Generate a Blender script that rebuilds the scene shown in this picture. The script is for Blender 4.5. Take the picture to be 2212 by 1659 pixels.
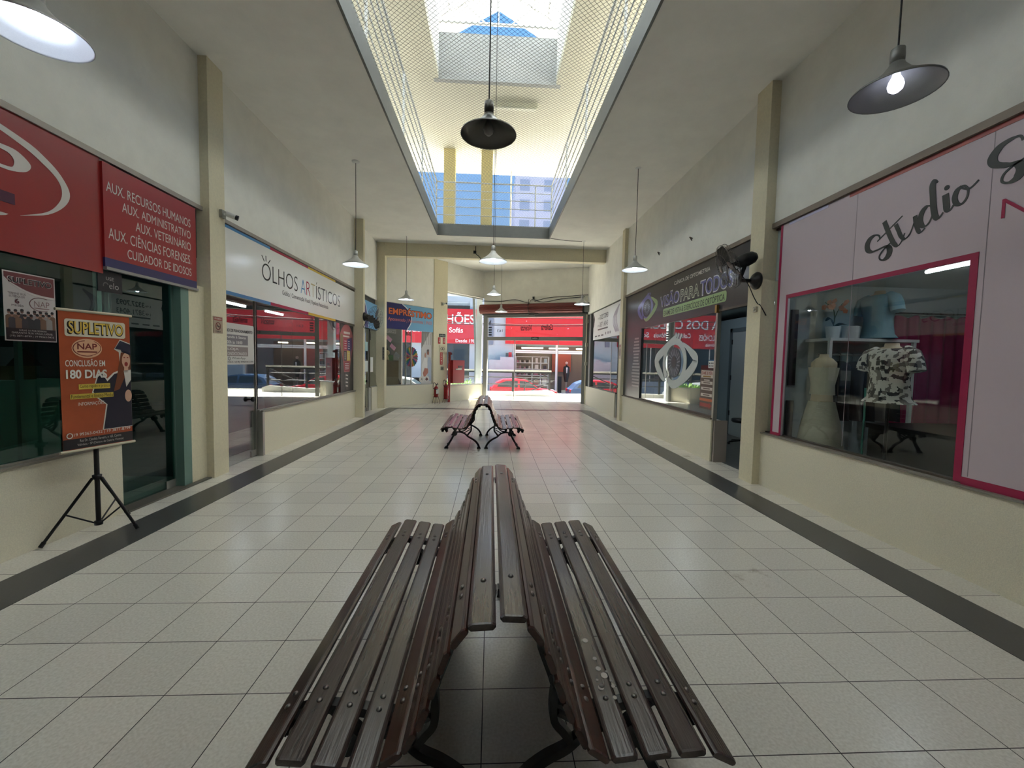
import bpy, math, random
from mathutils import Vector, Matrix
random.seed(7)
sc = bpy.context.scene
for o in list(bpy.data.objects): bpy.data.objects.remove(o)
COL = sc.collection

# ------------------------------------------------------------------ camera
CAM_H = 1.756
RIGHT = Vector((0.99853536, -0.05003956, 0.02057151))
UP = Vector((-0.01777013, 0.0557979, 0.99828394))
FWD = Vector((0.05110154, 0.99718736, -0.05482696))
cam_data = bpy.data.cameras.new('camera')
cam = bpy.data.objects.new('camera', cam_data)
COL.objects.link(cam)
cam_data.sensor_fit = 'HORIZONTAL'
cam_data.sensor_width = 36.0
cam_data.lens = 36.0 * 887.9 / 2212.0
cam_data.clip_start = 0.05
cam_data.clip_end = 500
m = Matrix.Identity(4)
for i in range(3):
    m[i][0] = RIGHT[i]; m[i][1] = UP[i]; m[i][2] = -FWD[i]
m[2][3] = CAM_H
cam.matrix_world = m
sc.camera = cam

# ------------------------------------------------------------------ world, sun, exposure
world = bpy.data.worlds.new('sky'); sc.world = world
world.use_nodes = True
nt = world.node_tree; nt.nodes.clear()
w_out = nt.nodes.new('ShaderNodeOutputWorld'); w_bg = nt.nodes.new('ShaderNodeBackground')
w_tc = nt.nodes.new('ShaderNodeTexCoord'); w_sep = nt.nodes.new('ShaderNodeSeparateXYZ')
w_ramp = nt.nodes.new('ShaderNodeValToRGB')
w_ramp.color_ramp.elements[0].position = 0.0; w_ramp.color_ramp.elements[0].color = (0.42, 0.70, 1.08, 1)
w_ramp.color_ramp.elements[1].position = 0.75; w_ramp.color_ramp.elements[1].color = (0.18, 0.48, 1.05, 1)
nt.links.new(w_tc.outputs['Generated'], w_sep.inputs[0])
nt.links.new(w_sep.outputs['Z'], w_ramp.inputs[0])
nt.links.new(w_ramp.outputs[0], w_bg.inputs[0])
w_bg.inputs[1].default_value = 0.26
nt.links.new(w_bg.outputs[0], w_out.inputs[0])
sun_d = bpy.data.lights.new('sun', 'SUN'); sun_d.energy = 11.0; sun_d.angle = math.radians(0.6); sun_d.color = (1.0, 0.96, 0.88)
sun = bpy.data.objects.new('sun', sun_d); COL.objects.link(sun)
sun.rotation_euler = Vector((0.45, 0.30, 0.84)).to_track_quat('Z', 'Y').to_euler()
sun.location = (20, 30, 40)
sc.view_settings.view_transform = 'Standard'
sc.view_settings.look = 'None'
sc.view_settings.gamma = 1.0
sc.view_settings.use_curve_mapping = False
sc.view_settings.exposure = 2.15
cy = sc.cycles
cy.max_bounces = 8; cy.diffuse_bounces = 4; cy.glossy_bounces = 4; cy.transmission_bounces = 4; cy.transparent_max_bounces = 16
cy.caustics_reflective = False; cy.caustics_refractive = False
cy.use_adaptive_sampling = True; cy.adaptive_threshold = 0.02
cy.use_denoising = True
cy.sample_clamp_indirect = 6.0

# ------------------------------------------------------------------ materials
def lin(c):
    r = []
    for x in c:
        x = x / 255.0
        r.append(x / 12.92 if x <= 0.04045 else ((x + 0.055) / 1.055) ** 2.4)
    return (r[0], r[1], r[2], 1.0)
MATS = {}
def mat(name, rgb, rough=0.6, metal=0.0, spec=0.5, var=0.0, vscale=6.0, bump=0.0, bscale=80.0, stretch=None, emit=0.0, sheen=None):
    if name in MATS: return MATS[name]
    mt = bpy.data.materials.new(name); mt.use_nodes = True
    t = mt.node_tree; b = t.nodes['Principled BSDF']
    b.inputs['Base Color'].default_value = lin(rgb)
    b.inputs['Roughness'].default_value = rough
    b.inputs['Metallic'].default_value = metal
    b.inputs['Specular IOR Level'].default_value = spec
    if var or bump or stretch:
        tc = t.nodes.new('ShaderNodeTexCoord'); mp = t.nodes.new('ShaderNodeMapping')
        t.links.new(tc.outputs['Object'], mp.inputs[0])
        if stretch: mp.inputs['Scale'].default_value = stretch
    if var:
        n = t.nodes.new('ShaderNodeTexNoise'); n.inputs['Scale'].default_value = vscale; n.inputs['Detail'].default_value = 6
        n.inputs['Roughness'].default_value = 0.65
        t.links.new(mp.outputs[0], n.inputs['Vector'])
        r = t.nodes.new('ShaderNodeValToRGB')
        c = lin(rgb)
        r.color_ramp.elements[0].position = 0.3; r.color_ramp.elements[0].color = tuple(x * (1 - var) for x in c[:3]) + (1,)
        r.color_ramp.elements[1].position = 0.7; r.color_ramp.elements[1].color = tuple(min(1, x * (1 + var)) for x in c[:3]) + (1,)
        t.links.new(n.outputs['Fac'], r.inputs[0]); t.links.new(r.outputs[0], b.inputs['Base Color'])
    if bump:
        n2 = t.nodes.new('ShaderNodeTexNoise'); n2.inputs['Scale'].default_value = bscale; n2.inputs['Detail'].default_value = 4
        t.links.new(mp.outputs[0], n2.inputs['Vector'])
        bp = t.nodes.new('ShaderNodeBump'); bp.inputs['Strength'].default_value = bump; bp.inputs['Distance'].default_value = 0.01
        t.links.new(n2.outputs['Fac'], bp.inputs['Height']); t.links.new(bp.outputs[0], b.inputs['Normal'])
    if emit:
        b.inputs['Emission Color'].default_value = lin(rgb); b.inputs['Emission Strength'].default_value = emit
    MATS[name] = mt
    return mt
def glass_mat(name, tint=(0.93, 0.96, 0.95), ior=1.6, rough=0.0):
    if name in MATS: return MATS[name]
    mt = bpy.data.materials.new(name); mt.use_nodes = True
    t = mt.node_tree; t.nodes.clear()
    out = t.nodes.new('ShaderNodeOutputMaterial'); mix = t.nodes.new('ShaderNodeMixShader')
    tr = t.nodes.new('ShaderNodeBsdfTransparent'); tr.inputs[0].default_value = tuple(tint) + (1,)
    gl = t.nodes.new('ShaderNodeBsdfGlossy'); gl.inputs['Roughness'].default_value = rough; gl.inputs[0].default_value = (1, 1, 1, 1)
    fr = t.nodes.new('ShaderNodeFresnel'); ge = t.nodes.new('ShaderNodeNewGeometry')
    mx = t.nodes.new('ShaderNodeMix'); mx.data_type = 'FLOAT'
    mx.inputs[2].default_value = ior; mx.inputs[3].default_value = 1.0 / ior
    t.links.new(ge.outputs['Backfacing'], mx.inputs[0]); t.links.new(mx.outputs[0], fr.inputs['IOR'])
    t.links.new(fr.outputs[0], mix.inputs[0]); t.links.new(tr.outputs[0], mix.inputs[1]); t.links.new(gl.outputs[0], mix.inputs[2])
    t.links.new(mix.outputs[0], out.inputs[0])
    MATS[name] = mt
    return mt
def emit_mat(name, rgb, s):
    if name in MATS: return MATS[name]
    mt = bpy.data.materials.new(name); mt.use_nodes = True
    t = mt.node_tree; t.nodes.clear()
    out = t.nodes.new('ShaderNodeOutputMaterial'); e = t.nodes.new('ShaderNodeEmission')
    e.inputs[0].default_value = lin(rgb); e.inputs[1].default_value = s
    t.links.new(e.outputs[0], out.inputs[0]); MATS[name] = mt
    return mt
def translucent_mat(name, rgb, f=0.6):
    mt = bpy.data.materials.new(name); mt.use_nodes = True
    t = mt.node_tree; t.nodes.clear()
    out = t.nodes.new('ShaderNodeOutputMaterial'); mix = t.nodes.new('ShaderNodeMixShader'); mix.inputs[0].default_value = f
    d = t.nodes.new('ShaderNodeBsdfDiffuse'); d.inputs[0].default_value = lin(rgb)
    r = t.nodes.new('ShaderNodeBsdfTranslucent'); r.inputs[0].default_value = lin(rgb)
    t.links.new(d.outputs[0], mix.inputs[1]); t.links.new(r.outputs[0], mix.inputs[2]); t.links.new(mix.outputs[0], out.inputs[0])
    MATS[name] = mt
    return mt

TILE = 0.41; GX = -2.884; GY = 2.113
def tile_mat():
    mt = bpy.data.materials.new('floor_tile'); mt.use_nodes = True
    t = mt.node_tree; b = t.nodes['Principled BSDF']; L = t.links.new
    def N(k): return t.nodes.new(k)
    def M(op, a, bb=None, c=None):
        n = N('ShaderNodeMath'); n.operation = op
        for i, v in enumerate((a, bb, c)):
            if v is None: continue
            if isinstance(v, (int, float)): n.inputs[i].default_value = v
            else: L(v, n.inputs[i])
        return n.outputs[0]
    g = N('ShaderNodeNewGeometry'); s = N('ShaderNodeSeparateXYZ'); L(g.outputs['Position'], s.inputs[0])
    u = M('DIVIDE', M('SUBTRACT', s.outputs[0], GX), TILE); v = M('DIVIDE', M('SUBTRACT', s.outputs[1], GY), TILE)
    fu = M('FRACT', u); fv = M('FRACT', v)
    du = M('MINIMUM', fu, M('SUBTRACT', 1.0, fu)); dv = M('MINIMUM', fv, M('SUBTRACT', 1.0, fv))
    grout = M('LESS_THAN', M('MINIMUM', du, dv), 0.0062)
    cmb = N('ShaderNodeCombineXYZ'); L(M('FLOOR', u), cmb.inputs[0]); L(M('FLOOR', v), cmb.inputs[1])
    wn = N('ShaderNodeTexWhiteNoise'); wn.noise_dimensions = '2D'; L(cmb.outputs[0], wn.inputs['Vector'])
    n1 = N('ShaderNodeTexNoise'); n1.inputs['Scale'].default_value = 70; n1.inputs['Detail'].default_value = 5; L(g.outputs['Position'], n1.inputs['Vector'])
    n2 = N('ShaderNodeTexNoise'); n2.inputs['Scale'].default_value = 1.1; n2.inputs['Detail'].default_value = 7; n2.inputs['Roughness'].default_value = 0.7; L(g.outputs['Position'], n2.inputs['Vector'])
    r1 = N('ShaderNodeValToRGB'); e = r1.color_ramp.elements
    e[0].position = 0.32; e[0].color = lin((212, 207, 195)); e[1].position = 0.68; e[1].color = lin((231, 227, 217))
    L(n1.outputs['Fac'], r1.inputs[0])
    hsv = N('ShaderNodeHueSaturation'); L(r1.outputs[0], hsv.inputs['Color'])
    L(M('ADD', M('MULTIPLY', wn.outputs['Value'], 0.1), 0.94), hsv.inputs['Value'])
    st = N('ShaderNodeValToRGB'); e = st.color_ramp.elements
    e[0].position = 0.27; e[0].color = (0.55, 0.5, 0.45, 1); e[1].position = 0.36; e[1].color = (1, 1, 1, 1)
    L(n2.outputs['Fac'], st.inputs[0])
    mu = N('ShaderNodeMix'); mu.data_type = 'RGBA'; mu.blend_type = 'MULTIPLY'; mu.inputs[0].default_value = 1.0
    L(hsv.outputs[0], mu.inputs[6]); L(st.outputs[0], mu.inputs[7])
    mg = N('ShaderNodeMix'); mg.data_type = 'RGBA'; L(grout, mg.inputs[0]); L(mu.outputs[2], mg.inputs[6]); mg.inputs[7].default_value = lin((40, 30, 27))
    L(mg.outputs[2], b.inputs['Base Color'])
    L(M('ADD', M('MULTIPLY', n2.outputs['Fac'], 0.22), M('ADD', M('MULTIPLY', grout, 0.4), 0.12)), b.inputs['Roughness'])
    b.inputs['Specular IOR Level'].default_value = 0.6
    bp = N('ShaderNodeBump'); bp.inputs['Strength'].default_value = 0.04; bp.inputs['Distance'].default_value = 0.004
    L(n1.outputs['Fac'], bp.inputs['Height']); L(bp.outputs[0], b.inputs['Normal'])
    return mt

WALL = mat('wall_paint', (242, 240, 230), 0.85, var=0.05, vscale=2.5, bump=0.12, bscale=60)
CEIL = mat('ceiling_paint', (242, 240, 232), 0.9, var=0.05, vscale=1.6, bump=0.08, bscale=40)
LOWW = mat('textured_wall_paint', (232, 225, 202), 0.7, var=0.09, vscale=90, bump=0.25, bscale=120)
PILL = mat('pillar_paint', (226, 217, 188), 0.75, var=0.06, vscale=30, bump=0.1, bscale=90)
CREAM = mat('upper_cream_paint', (214, 211, 192), 0.85, var=0.03, vscale=2)
GREYW = mat('grey_shaft_paint', (172, 174, 172), 0.85, var=0.04, vscale=2)
GRAN = mat('dark_granite', (72, 72, 72), 0.28, var=0.18, vscale=120)
GRAN2 = mat('speckled_granite', (92, 88, 80), 0.35, var=0.4, vscale=160)
ALU = mat('aluminium', (176, 174, 166), 0.35, metal=0.7)
ALUD = mat('bronze_aluminium', (92, 84, 76), 0.45, metal=0.4)
STEELG = mat('grey_painted_steel', (112, 114, 112), 0.5, var=0.05, vscale=8)
BLACK = mat('black_plastic', (20, 20, 20), 0.4)
IRON = mat('black_cast_iron', (16, 15, 15), 0.45, bump=0.1, bscale=60)
WOOD = mat('dark_stained_wood', (64, 49, 45), 0.22, spec=0.7, var=0.3, vscale=5.0, bump=0.12, bscale=9, stretch=(14, 0.8, 14))
WOODR = mat('reddish_stained_wood', (68, 40, 31), 0.25, spec=0.6, var=0.3, vscale=5.0, bump=0.12, bscale=9, stretch=(14, 0.8, 14))
BOLT = mat('bolt_steel', (120, 116, 112), 0.3, metal=0.9)
WHITE = mat('white_paint', (232, 232, 228), 0.5)
WHITEM = mat('white_painted_metal', (226, 226, 222), 0.45)
RED = mat('fire_red', (150, 28, 26), 0.4)
GLASS = glass_mat('shopfront_glass', (0.90, 0.93, 0.92), 1.75)
GLASSV = glass_mat('studio_glass', (0.92, 0.95, 0.94), 1.42)
GLASST = glass_mat('teal_tinted_glass', (0.42, 0.60, 0.56), 1.55)
GLASSC = glass_mat('clear_glass', (0.96, 0.98, 0.98), 1.35)
def ink(rgb, rough=0.45):
    return mat('ink_%02x%02x%02x' % tuple(rgb), rgb, rough)

# ------------------------------------------------------------------ mesh helpers
Z = Vector((0, 0, 1))
class Frame:
    """A flat surface: u along it, v up, n out of it."""
    def __init__(s, O, U, V=(0, 0, 1), N=None):
        s.O = Vector(O); s.U = Vector(U).normalized(); s.V = Vector(V).normalized()
        s.N = Vector(N).normalized() if N else s.U.cross(s.V)
    def p(s, u, v, n=0.0): return s.O + s.U * u + s.V * v + s.N * n
FL = Frame((-4.05, 0, 0), (0, 1, 0))            # u = y
FR = Frame((4.05, 0, 0), (0, -1, 0))            # u = -y
class MB:
    def __init__(s): s.v = []; s.f = []; s.sm = []
    def add(s, vs, fs, smooth=False):
        k = len(s.v); s.v += [Vector(x) for x in vs]
        s.f += [tuple(i + k for i in f) for f in fs]; s.sm += [smooth] * len(fs)
        return s
    def box(s, a, b):
        x0, y0, z0 = a; x1, y1, z1 = b
        return s.add([(x0, y0, z0), (x1, y0, z0), (x1, y1, z0), (x0, y1, z0), (x0, y0, z1), (x1, y0, z1), (x1, y1, z1), (x0, y1, z1)],
                     [(0, 3, 2, 1), (4, 5, 6, 7), (0, 1, 5, 4), (1, 2, 6, 5), (2, 3, 7, 6), (3, 0, 4, 7)])
    def fbox(s, F, u0, v0, u1, v1, n0=0.0, n1=0.01):
        P = [F.p(u0, v0, n0), F.p(u1, v0, n0), F.p(u1, v1, n0), F.p(u0, v1, n0), F.p(u0, v0, n1), F.p(u1, v0, n1), F.p(u1, v1, n1), F.p(u0, v1, n1)]
        return s.add(P, [(0, 3, 2, 1), (4, 5, 6, 7), (0, 1, 5, 4), (1, 2, 6, 5), (2, 3, 7, 6), (3, 0, 4, 7)])
    def prism(s, F, pts, n0=0.0, n1=0.01):
        n = len(pts)
        ar = sum(pts[i][0] * pts[(i + 1) % n][1] - pts[(i + 1) % n][0] * pts[i][1] for i in range(n))
        if ar < 0: pts = pts[::-1]
        P = [F.p(u, v, n0) for u, v in pts] + [F.p(u, v, n1) for u, v in pts]
        return s.add(P, [tuple(range(n - 1, -1, -1)), tuple(range(n, 2 * n))] + [(i, (i + 1) % n, n + (i + 1) % n, n + i) for i in range(n)])
    def disc(s, F, u, v, ru, rv=None, n0=0.0, n1=0.01, k=24):
        rv = rv or ru
        return s.prism(F, [(u + ru * math.cos(a * 2 * math.pi / k), v + rv * math.sin(a * 2 * math.pi / k)) for a in range(k)], n0, n1)
    def tube(s, pts, r, n=8, cap=True):
        pts = [Vector(p) for p in pts]; m_ = len(pts)
        rs = r if isinstance(r, (list, tuple)) else [r] * m_
        d0 = (pts[1] - pts[0]).normalized()
        a = Vector((0, 0, 1)) if abs(d0.z) < 0.9 else Vector((1, 0, 0))
        x = d0.cross(a).normalized()
        V = []
        for i, p in enumerate(pts):
            d = (pts[min(i + 1, m_ - 1)] - pts[max(i - 1, 0)])
            d = d.normalized() if d.length > 1e-9 else d0
            x = (x - d * x.dot(d)); x = x.normalized() if x.length > 1e-6 else d.orthogonal().normalized()
            y = d.cross(x)
            V += [p + (x * math.cos(2 * math.pi * j / n) + y * math.sin(2 * math.pi * j / n)) * rs[i] for j in range(n)]
        Fs = [(i * n + j, i * n + (j + 1) % n, (i + 1) * n + (j + 1) % n, (i + 1) * n + j) for i in range(m_ - 1) for j in range(n)]
        s.add(V, Fs, True)
        if cap: s.add([V[j] for j in range(n)], [tuple(range(n - 1, -1, -1))]); s.add([V[(m_ - 1) * n + j] for j in range(n)], [tuple(range(n))])
        return s
    def ring(s, c, ax, R, r, k=24, n=6):
        ax = Vector(ax).normalized(); x = ax.orthogonal().normalized(); y = ax.cross(x); c = Vector(c)
        V = []; Fs = []
        for i in range(k):
            a = 2 * math.pi * i / k; d = x * math.cos(a) + y * math.sin(a)
            for j in range(n):
                b = 2 * math.pi * j / n
                V.append(c + d * (R + r * math.cos(b)) + ax * r * math.sin(b))
        for i in range(k):
            for j in range(n):
                Fs.append((i * n + j, ((i + 1) % k) * n + j, ((i + 1) % k) * n + (j + 1) % n, i * n + (j + 1) % n))
        return s.add(V, Fs, True)
    def lathe(s, O, ax, prof, n=28):
        """prof: (radius, height along ax)."""
        O = Vector(O); ax = Vector(ax).normalized(); x = ax.orthogonal().normalized(); y = ax.cross(x)
        V = []
        for r, h in prof:
            V += [O + ax * h + (x * math.cos(2 * math.pi * j / n) + y * math.sin(2 * math.pi * j / n)) * max(r, 1e-4) for j in range(n)]
        Fs = [(i * n + j, i * n + (j + 1) % n, (i + 1) * n + (j + 1) % n, (i + 1) * n + j) for i in range(len(prof) - 1) for j in range(n)]
        s.add(V, Fs, True)
        return s
    def ball(s, c, r, n=16, k=10, sz=1.0):
        return s.lathe(Vector(c) - Vector((0, 0, r * sz)), (0, 0, 1), [(r * math.sin(math.pi * i / k), r * sz * (1 - math.cos(math.pi * i / k))) for i in range(k + 1)], n)
    def loft(s, secs, n=24, cap=True):
        """secs: (cx, cy, z, rx, ry)."""
        V = []
        for cx, cyy, z, rx, ry in secs:
            V += [Vector((cx + rx * math.cos(2 * math.pi * j / n), cyy + ry * math.sin(2 * math.pi * j / n), z)) for j in range(n)]
        Fs = [(i * n + j, i * n + (j + 1) % n, (i + 1) * n + (j + 1) % n, (i + 1) * n + j) for i in range(len(secs) - 1) for j in range(n)]
        s.add(V, Fs, True)
        if cap: s.add(V[:n], [tuple(range(n - 1, -1, -1))]); s.add(V[-n:], [tuple(range(n))])
        return s
    def stroke(s, F, pts, w, n0=0.0, n1=0.002):
        """A pen stroke of varying width in the frame; w: number, list or function of direction angle."""
        m_ = len(pts); L_ = []; R_ = []
        for i, (u, v) in enumerate(pts):
            a = pts[max(i - 1, 0)]; b = pts[min(i + 1, m_ - 1)]
            du, dv = b[0] - a[0], b[1] - a[1]; l = math.hypot(du, dv) or 1.0; du /= l; dv /= l
            ww = w(du, dv, i / (m_ - 1)) if callable(w) else (w[i] if isinstance(w, (list, tuple)) else w)
            L_.append((u - dv * ww / 2, v + du * ww / 2)); R_.append((u + dv * ww / 2, v - du * ww / 2))
        P = []
        for a, b in zip(L_, R_): P += [F.p(a[0], a[1], n0), F.p(b[0], b[1], n0), F.p(b[0], b[1], n1), F.p(a[0], a[1], n1)]
        Q = [(0, 1, 2, 3), (4 * m_ - 1, 4 * m_ - 2, 4 * m_ - 3, 4 * m_ - 4)]
        for i in range(m_ - 1):
            k = 4 * i
            Q += [(k + 3, k + 2, k + 6, k + 7), (k, k + 4, k + 5, k + 1), (k, k + 3, k + 7, k + 4), (k + 1, k + 5, k + 6, k + 2)]
        s.add(P, Q)
        return s
    def text(s, F, txt, u0, v0, u1, v1, n0=0.001, th=0.001, bold=0.0, shear=0.0, mirror=False, space=1.0):
        """Lettering whose outline box fills u0..u1, v0..v1 of the frame."""
        cu = bpy.data.curves.new('lettering', 'FONT'); cu.body = txt; cu.size = 1.0; cu.offset = bold; cu.shear = shear; cu.space_character = space
        cu.resolution_u = 5; cu.fill_mode = 'FRONT'
        ob = bpy.data.objects.new('lettering', cu)
        me = bpy.data.meshes.new_from_object(ob)
        vs = [x.co.copy() for x in me.vertices]; fs = [tuple(p.vertices) for p in me.polygons]
        bpy.data.objects.remove(ob); bpy.data.curves.remove(cu); bpy.data.meshes.remove(me)
        if not vs: return s
        x0 = min(x.x for x in vs); x1 = max(x.x for x in vs); y0 = min(x.y for x in vs); y1 = max(x.y for x in vs)
        P = []
        for x in vs:
            a = (x.x - x0) / (x1 - x0); b = (x.y - y0) / (y1 - y0)
            if mirror: a = 1 - a
            P.append(F.p(u0 + a * (u1 - u0), v0 + b * (v1 - v0), n0 + th))
        if mirror != (u1 < u0): fs = [f[::-1] for f in fs]
        return s.add(P, fs)
    def build(s, name, material, parent=None, smooth=None):
        me = bpy.data.meshes.new(name)
        off = WLOC.get(parent.name, Vector((0, 0, 0))) if parent else Vector((0, 0, 0))
        me.from_pydata([v - off for v in s.v], [], s.f)
        for p, k in zip(me.polygons, s.sm): p.use_smooth = k if smooth is None else smooth
        me.materials.append(material); me.update()
        o = bpy.data.objects.new(name, me); COL.objects.link(o)
        if parent: o.parent = parent; WLOC[o.name] = off
        return o
WLOC = {}
def tag(o, label=None, cat=None, group=None, kind=None):
    if label: o['label'] = label
    if cat: o['category'] = cat
    if group: o['group'] = group
    if kind: o['kind'] = kind
    return o
def thing(name, label, cat, loc=(0, 0, 0), group=None, kind=None):
    o = bpy.data.objects.new(name, None); COL.objects.link(o); o.location = loc; o.empty_display_size = 0.1
    WLOC[o.name] = Vector(loc)
    return tag(o, label, cat, group, kind)
def struct(name, mb, material, label, cat, parent=None):
    return tag(mb.build(name, material, parent), label, cat, None, 'structure')
def dup(root, loc, rotz=None, label=None, group=None):
    def cp(o, par):
        c = o.copy(); COL.objects.link(c)
        if par: c.parent = par
        for ch in [x for x in ALLCH.get(o.name, [])]: cp(ch, c)
        return c
    for o in bpy.data.objects:
        pass
    r = cp(root, None); r.location = loc
    if rotz is not None: r.rotation_euler = (0, 0, rotz)
    if label: r['label'] = label
    if group: r['group'] = group
    return r
ALLCH = {}
def index_children():
    ALLCH.clear()
    for o in bpy.data.objects:
        if o.parent: ALLCH.setdefault(o.parent.name, []).append(o)
def smooth_pts(pts, k=6):
    """Catmull-Rom through the points."""
    P = [pts[0]] + list(pts) + [pts[-1]]; out = []
    for i in range(1, len(P) - 2):
        p0, p1, p2, p3 = P[i - 1], P[i], P[i + 1], P[i + 2]
        for j in range(k):
            t = j / k
            out.append(tuple(0.5 * ((2 * b) + (-a + c) * t + (2 * a - 5 * b + 4 * c - d) * t * t + (-a + 3 * b - 3 * c + d) * t ** 3) for a, b, c, d in zip(p0, p1, p2, p3)))
    out.append(tuple(pts[-1]))
    return out
class Sign:
    """A flat sign: a panel plus printed layers, one part per (part name, colour)."""
    def __init__(s, name, label, cat, F, loc, group=None):
        s.F = F; s.root = thing(name, label, cat, loc, group); s.parts = {}
    def mb(s, part, rgb):
        if (part, rgb) not in s.parts: s.parts[(part, rgb)] = MB()
        return s.parts[(part, rgb)]
    eps = 0.0
    def e(s, n):
        s.eps += 0.00003
        return n + s.eps
    def rect(s, part, rgb, u0, v0, u1, v1, n0, n1): s.mb(part, rgb).fbox(s.F, u0, v0, u1, v1, n0, s.e(n1) if part != 'panel' else n1); return s
    def poly(s, part, rgb, pts, n0, n1): s.mb(part, rgb).prism(s.F, pts, n0, s.e(n1) if part != 'panel' else n1); return s
    def disc(s, part, rgb, u, v, ru, rv, n0, n1): s.mb(part, rgb).disc(s.F, u, v, ru, rv, n0, s.e(n1)); return s
    def text(s, rgb, txt, u0, v0, u1, v1, n, part='lettering', **k):
        q = MB(); s.parts[(part, rgb, len(s.parts))] = q; q.text(s.F, txt, u0, v0, u1, v1, s.e(n), **k); return s
    def stroke(s, part, rgb, pts, w, n0, n1=None): s.mb(part, rgb).stroke(s.F, pts, w, n0, s.e(n1 or n0 + 0.0015)); return s
    def done(s, rough=0.45):
        main = None
        for key, mb in s.parts.items():
            part, rgb = key[0], key[1]
            if not mb.v: continue
            par = s.root if main is None or part in ('panel', 'board', 'frame') else main
            o = mb.build(part, ink(rgb, rough), par)
            if main is None: main = o
        return s.root

# ================================================================== SETTING
ZC = 5.81; ZU = 6.15           # underside and top of the upper slab
OX0, OX1, OY0, OY1 = -1.83, 1.84, 0.6, 13.67   # the opening in the slab
WX = 4.05                      # inner face of the shop fronts
# plan of the end zone
EA, EB = (-3.87, 15.05), (-2.35, 16.9)
EC, ED = (-1.88, 17.42), (-0.38, 19.1)
GP, GQ = (-0.38, 19.1), (4.12, 17.4)
def wallframe(P, Q):
    return Frame((P[0], P[1], 0), (Q[0] - P[0], Q[1] - P[1], 0), (0, 0, 1)), math.hypot(Q[0] - P[0], Q[1] - P[1])
FE, LE = wallframe(EA, EB)     # loans shop front
FB, LB = wallframe(EB, EC)     # pillar with the fire signs
FW, LW = wallframe(EC, ED)     # street window
FG, LG = wallframe(GP, GQ)     # street gate

fl = MB()
fl.prism(Frame((0, 0, 0), (1, 0, 0), (0, 1, 0)), [(-9.2, -6), (9.2, -6), (9.2, 17.4), (4.3, 17.4), (-0.3, 19.2), (-2.1, 17.5), (-9.2, 17.5)], -0.2, 0.0)
o = fl.build('floor', tile_mat()); tag(o, 'speckled beige ceramic floor tiles with dark joints', 'floor', None, 'structure')
s1 = MB().box((-3.704, -6, 0), (-3.294, 15.003, 0.003)); struct('trim_1', s1, GRAN, 'dark granite floor strip along the school and print shop side', 'floor strip')
s1 = MB().box((3.266, -6, 0), (3.676, 15.003, 0.003)); struct('trim_2', s1, GRAN, 'dark granite floor strip along the eye clinic side', 'floor strip')
s1 = MB().box((-3.294, 14.75, 0), (3.266, 15.003, 0.003)); struct('trim_3', s1, GRAN, 'dark granite floor strip crossing the hall before the gate', 'floor strip')

T = 0.16
# --- left wall: upper band, low walls
w = MB()
w.box((-WX - T, -6, 3.80), (-WX, 15.0, ZC))
for a, b in ((-6, 4.66), (7.45, 12.4), (14.1, 14.8)):
    w.box((-WX - T, a, 0), (-WX, b, 0.76))
struct('wall_left', w, WALL, 'pale plaster wall above the school and print shop fronts', 'wall')
w = MB()
for a, b in ((-6, 4.66), (7.45, 12.4), (14.1, 14.8)):
    w.box((-WX - 0.01, a, 0.0), (-WX + 0.03, b, 0.775))
struct('wall_left_base', w, LOWW, 'low beige textured wall under the school and print shop windows', 'wall')
w = MB()
w.box((WX, -6, 3.80), (WX + T, 17.45, ZC))
for a, b in ((-6, 5.9), (7.25, 12.4), (13.15, 17.42)):
    w.box((WX, a, 0), (WX + T, b, 0.76))
struct('wall_right', w, WALL, 'pale plaster wall above the clinic and studio fronts', 'wall')
w = MB()
for a, b in ((-6, 5.9), (7.25, 12.4), (13.15, 17.42)):
    w.box((WX - 0.03, a, 0.0), (WX + 0.01, b, 0.775))
struct('wall_right_base', w, LOWW, 'low beige textured wall under the clinic and studio windows', 'wall')
# --- pillars
def pillar(x0, y0, x1, y1, z1, label):
    struct('wall_pillar', MB().box((x0, y0, 0), (x1, y1, z1)), PILL, label, 'pillar')
pillar(-4.3, 6.01, -3.93, 6.34, ZC, 'cream pillar between the school and the print shop')
pillar(-4.3, 12.40, -3.79, 12.55, ZC, 'slim cream pillar between the print shop and the corner shop')
pillar(-4.3, 14.78, -3.78, 15.06, ZC, 'cream pillar under the end of the beam beside the loans shop')
pillar(3.91, 5.86, 4.3, 6.18, ZC, 'cream pillar between the studio and the eye clinic carrying a fan')
pillar(3.95, 12.38, 4.3, 12.62, ZC, 'cream pillar between the eye clinic and the phone number banner')
# --- main slab with the opening
w = MB()
for a, b in (((-9.2, -6), (OX0, 20.5)), ((OX1, -6), (9.2, 20.5)), ((OX0, -6), (OX1, OY0)), ((OX0, OY1), (OX1, 20.5))):  # slab carried past the gate as an added canopy to shade the sun
    w.box((a[0], a[1], ZC), (b[0], b[1], ZU))
struct('ceiling', w, CEIL, 'grey white plaster ceiling around the big opening', 'ceiling')
w = MB()
w.box((OX0 - 0.005, OY0, ZC - 0.01), (OX0 + 0.03, OY1 + 0.03, ZU + 0.02)); w.box((OX1 - 0.03, OY0, ZC - 0.01), (OX1 + 0.005, OY1 + 0.03, ZU + 0.02))
w.box((OX0, OY1 - 0.012, ZC - 0.01), (OX1, OY1 + 0.035, ZU + 0.02))
struct('trim_4', w, STEELG, 'grey painted edge band of the ceiling opening', 'edge band')
w = MB().box((-3.775, 14.785, 5.36), (4.06, 15.055, ZC + 0.01))
struct('wall_beam', w, PILL, 'cream beam crossing the hall before the end zone', 'beam')
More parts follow.
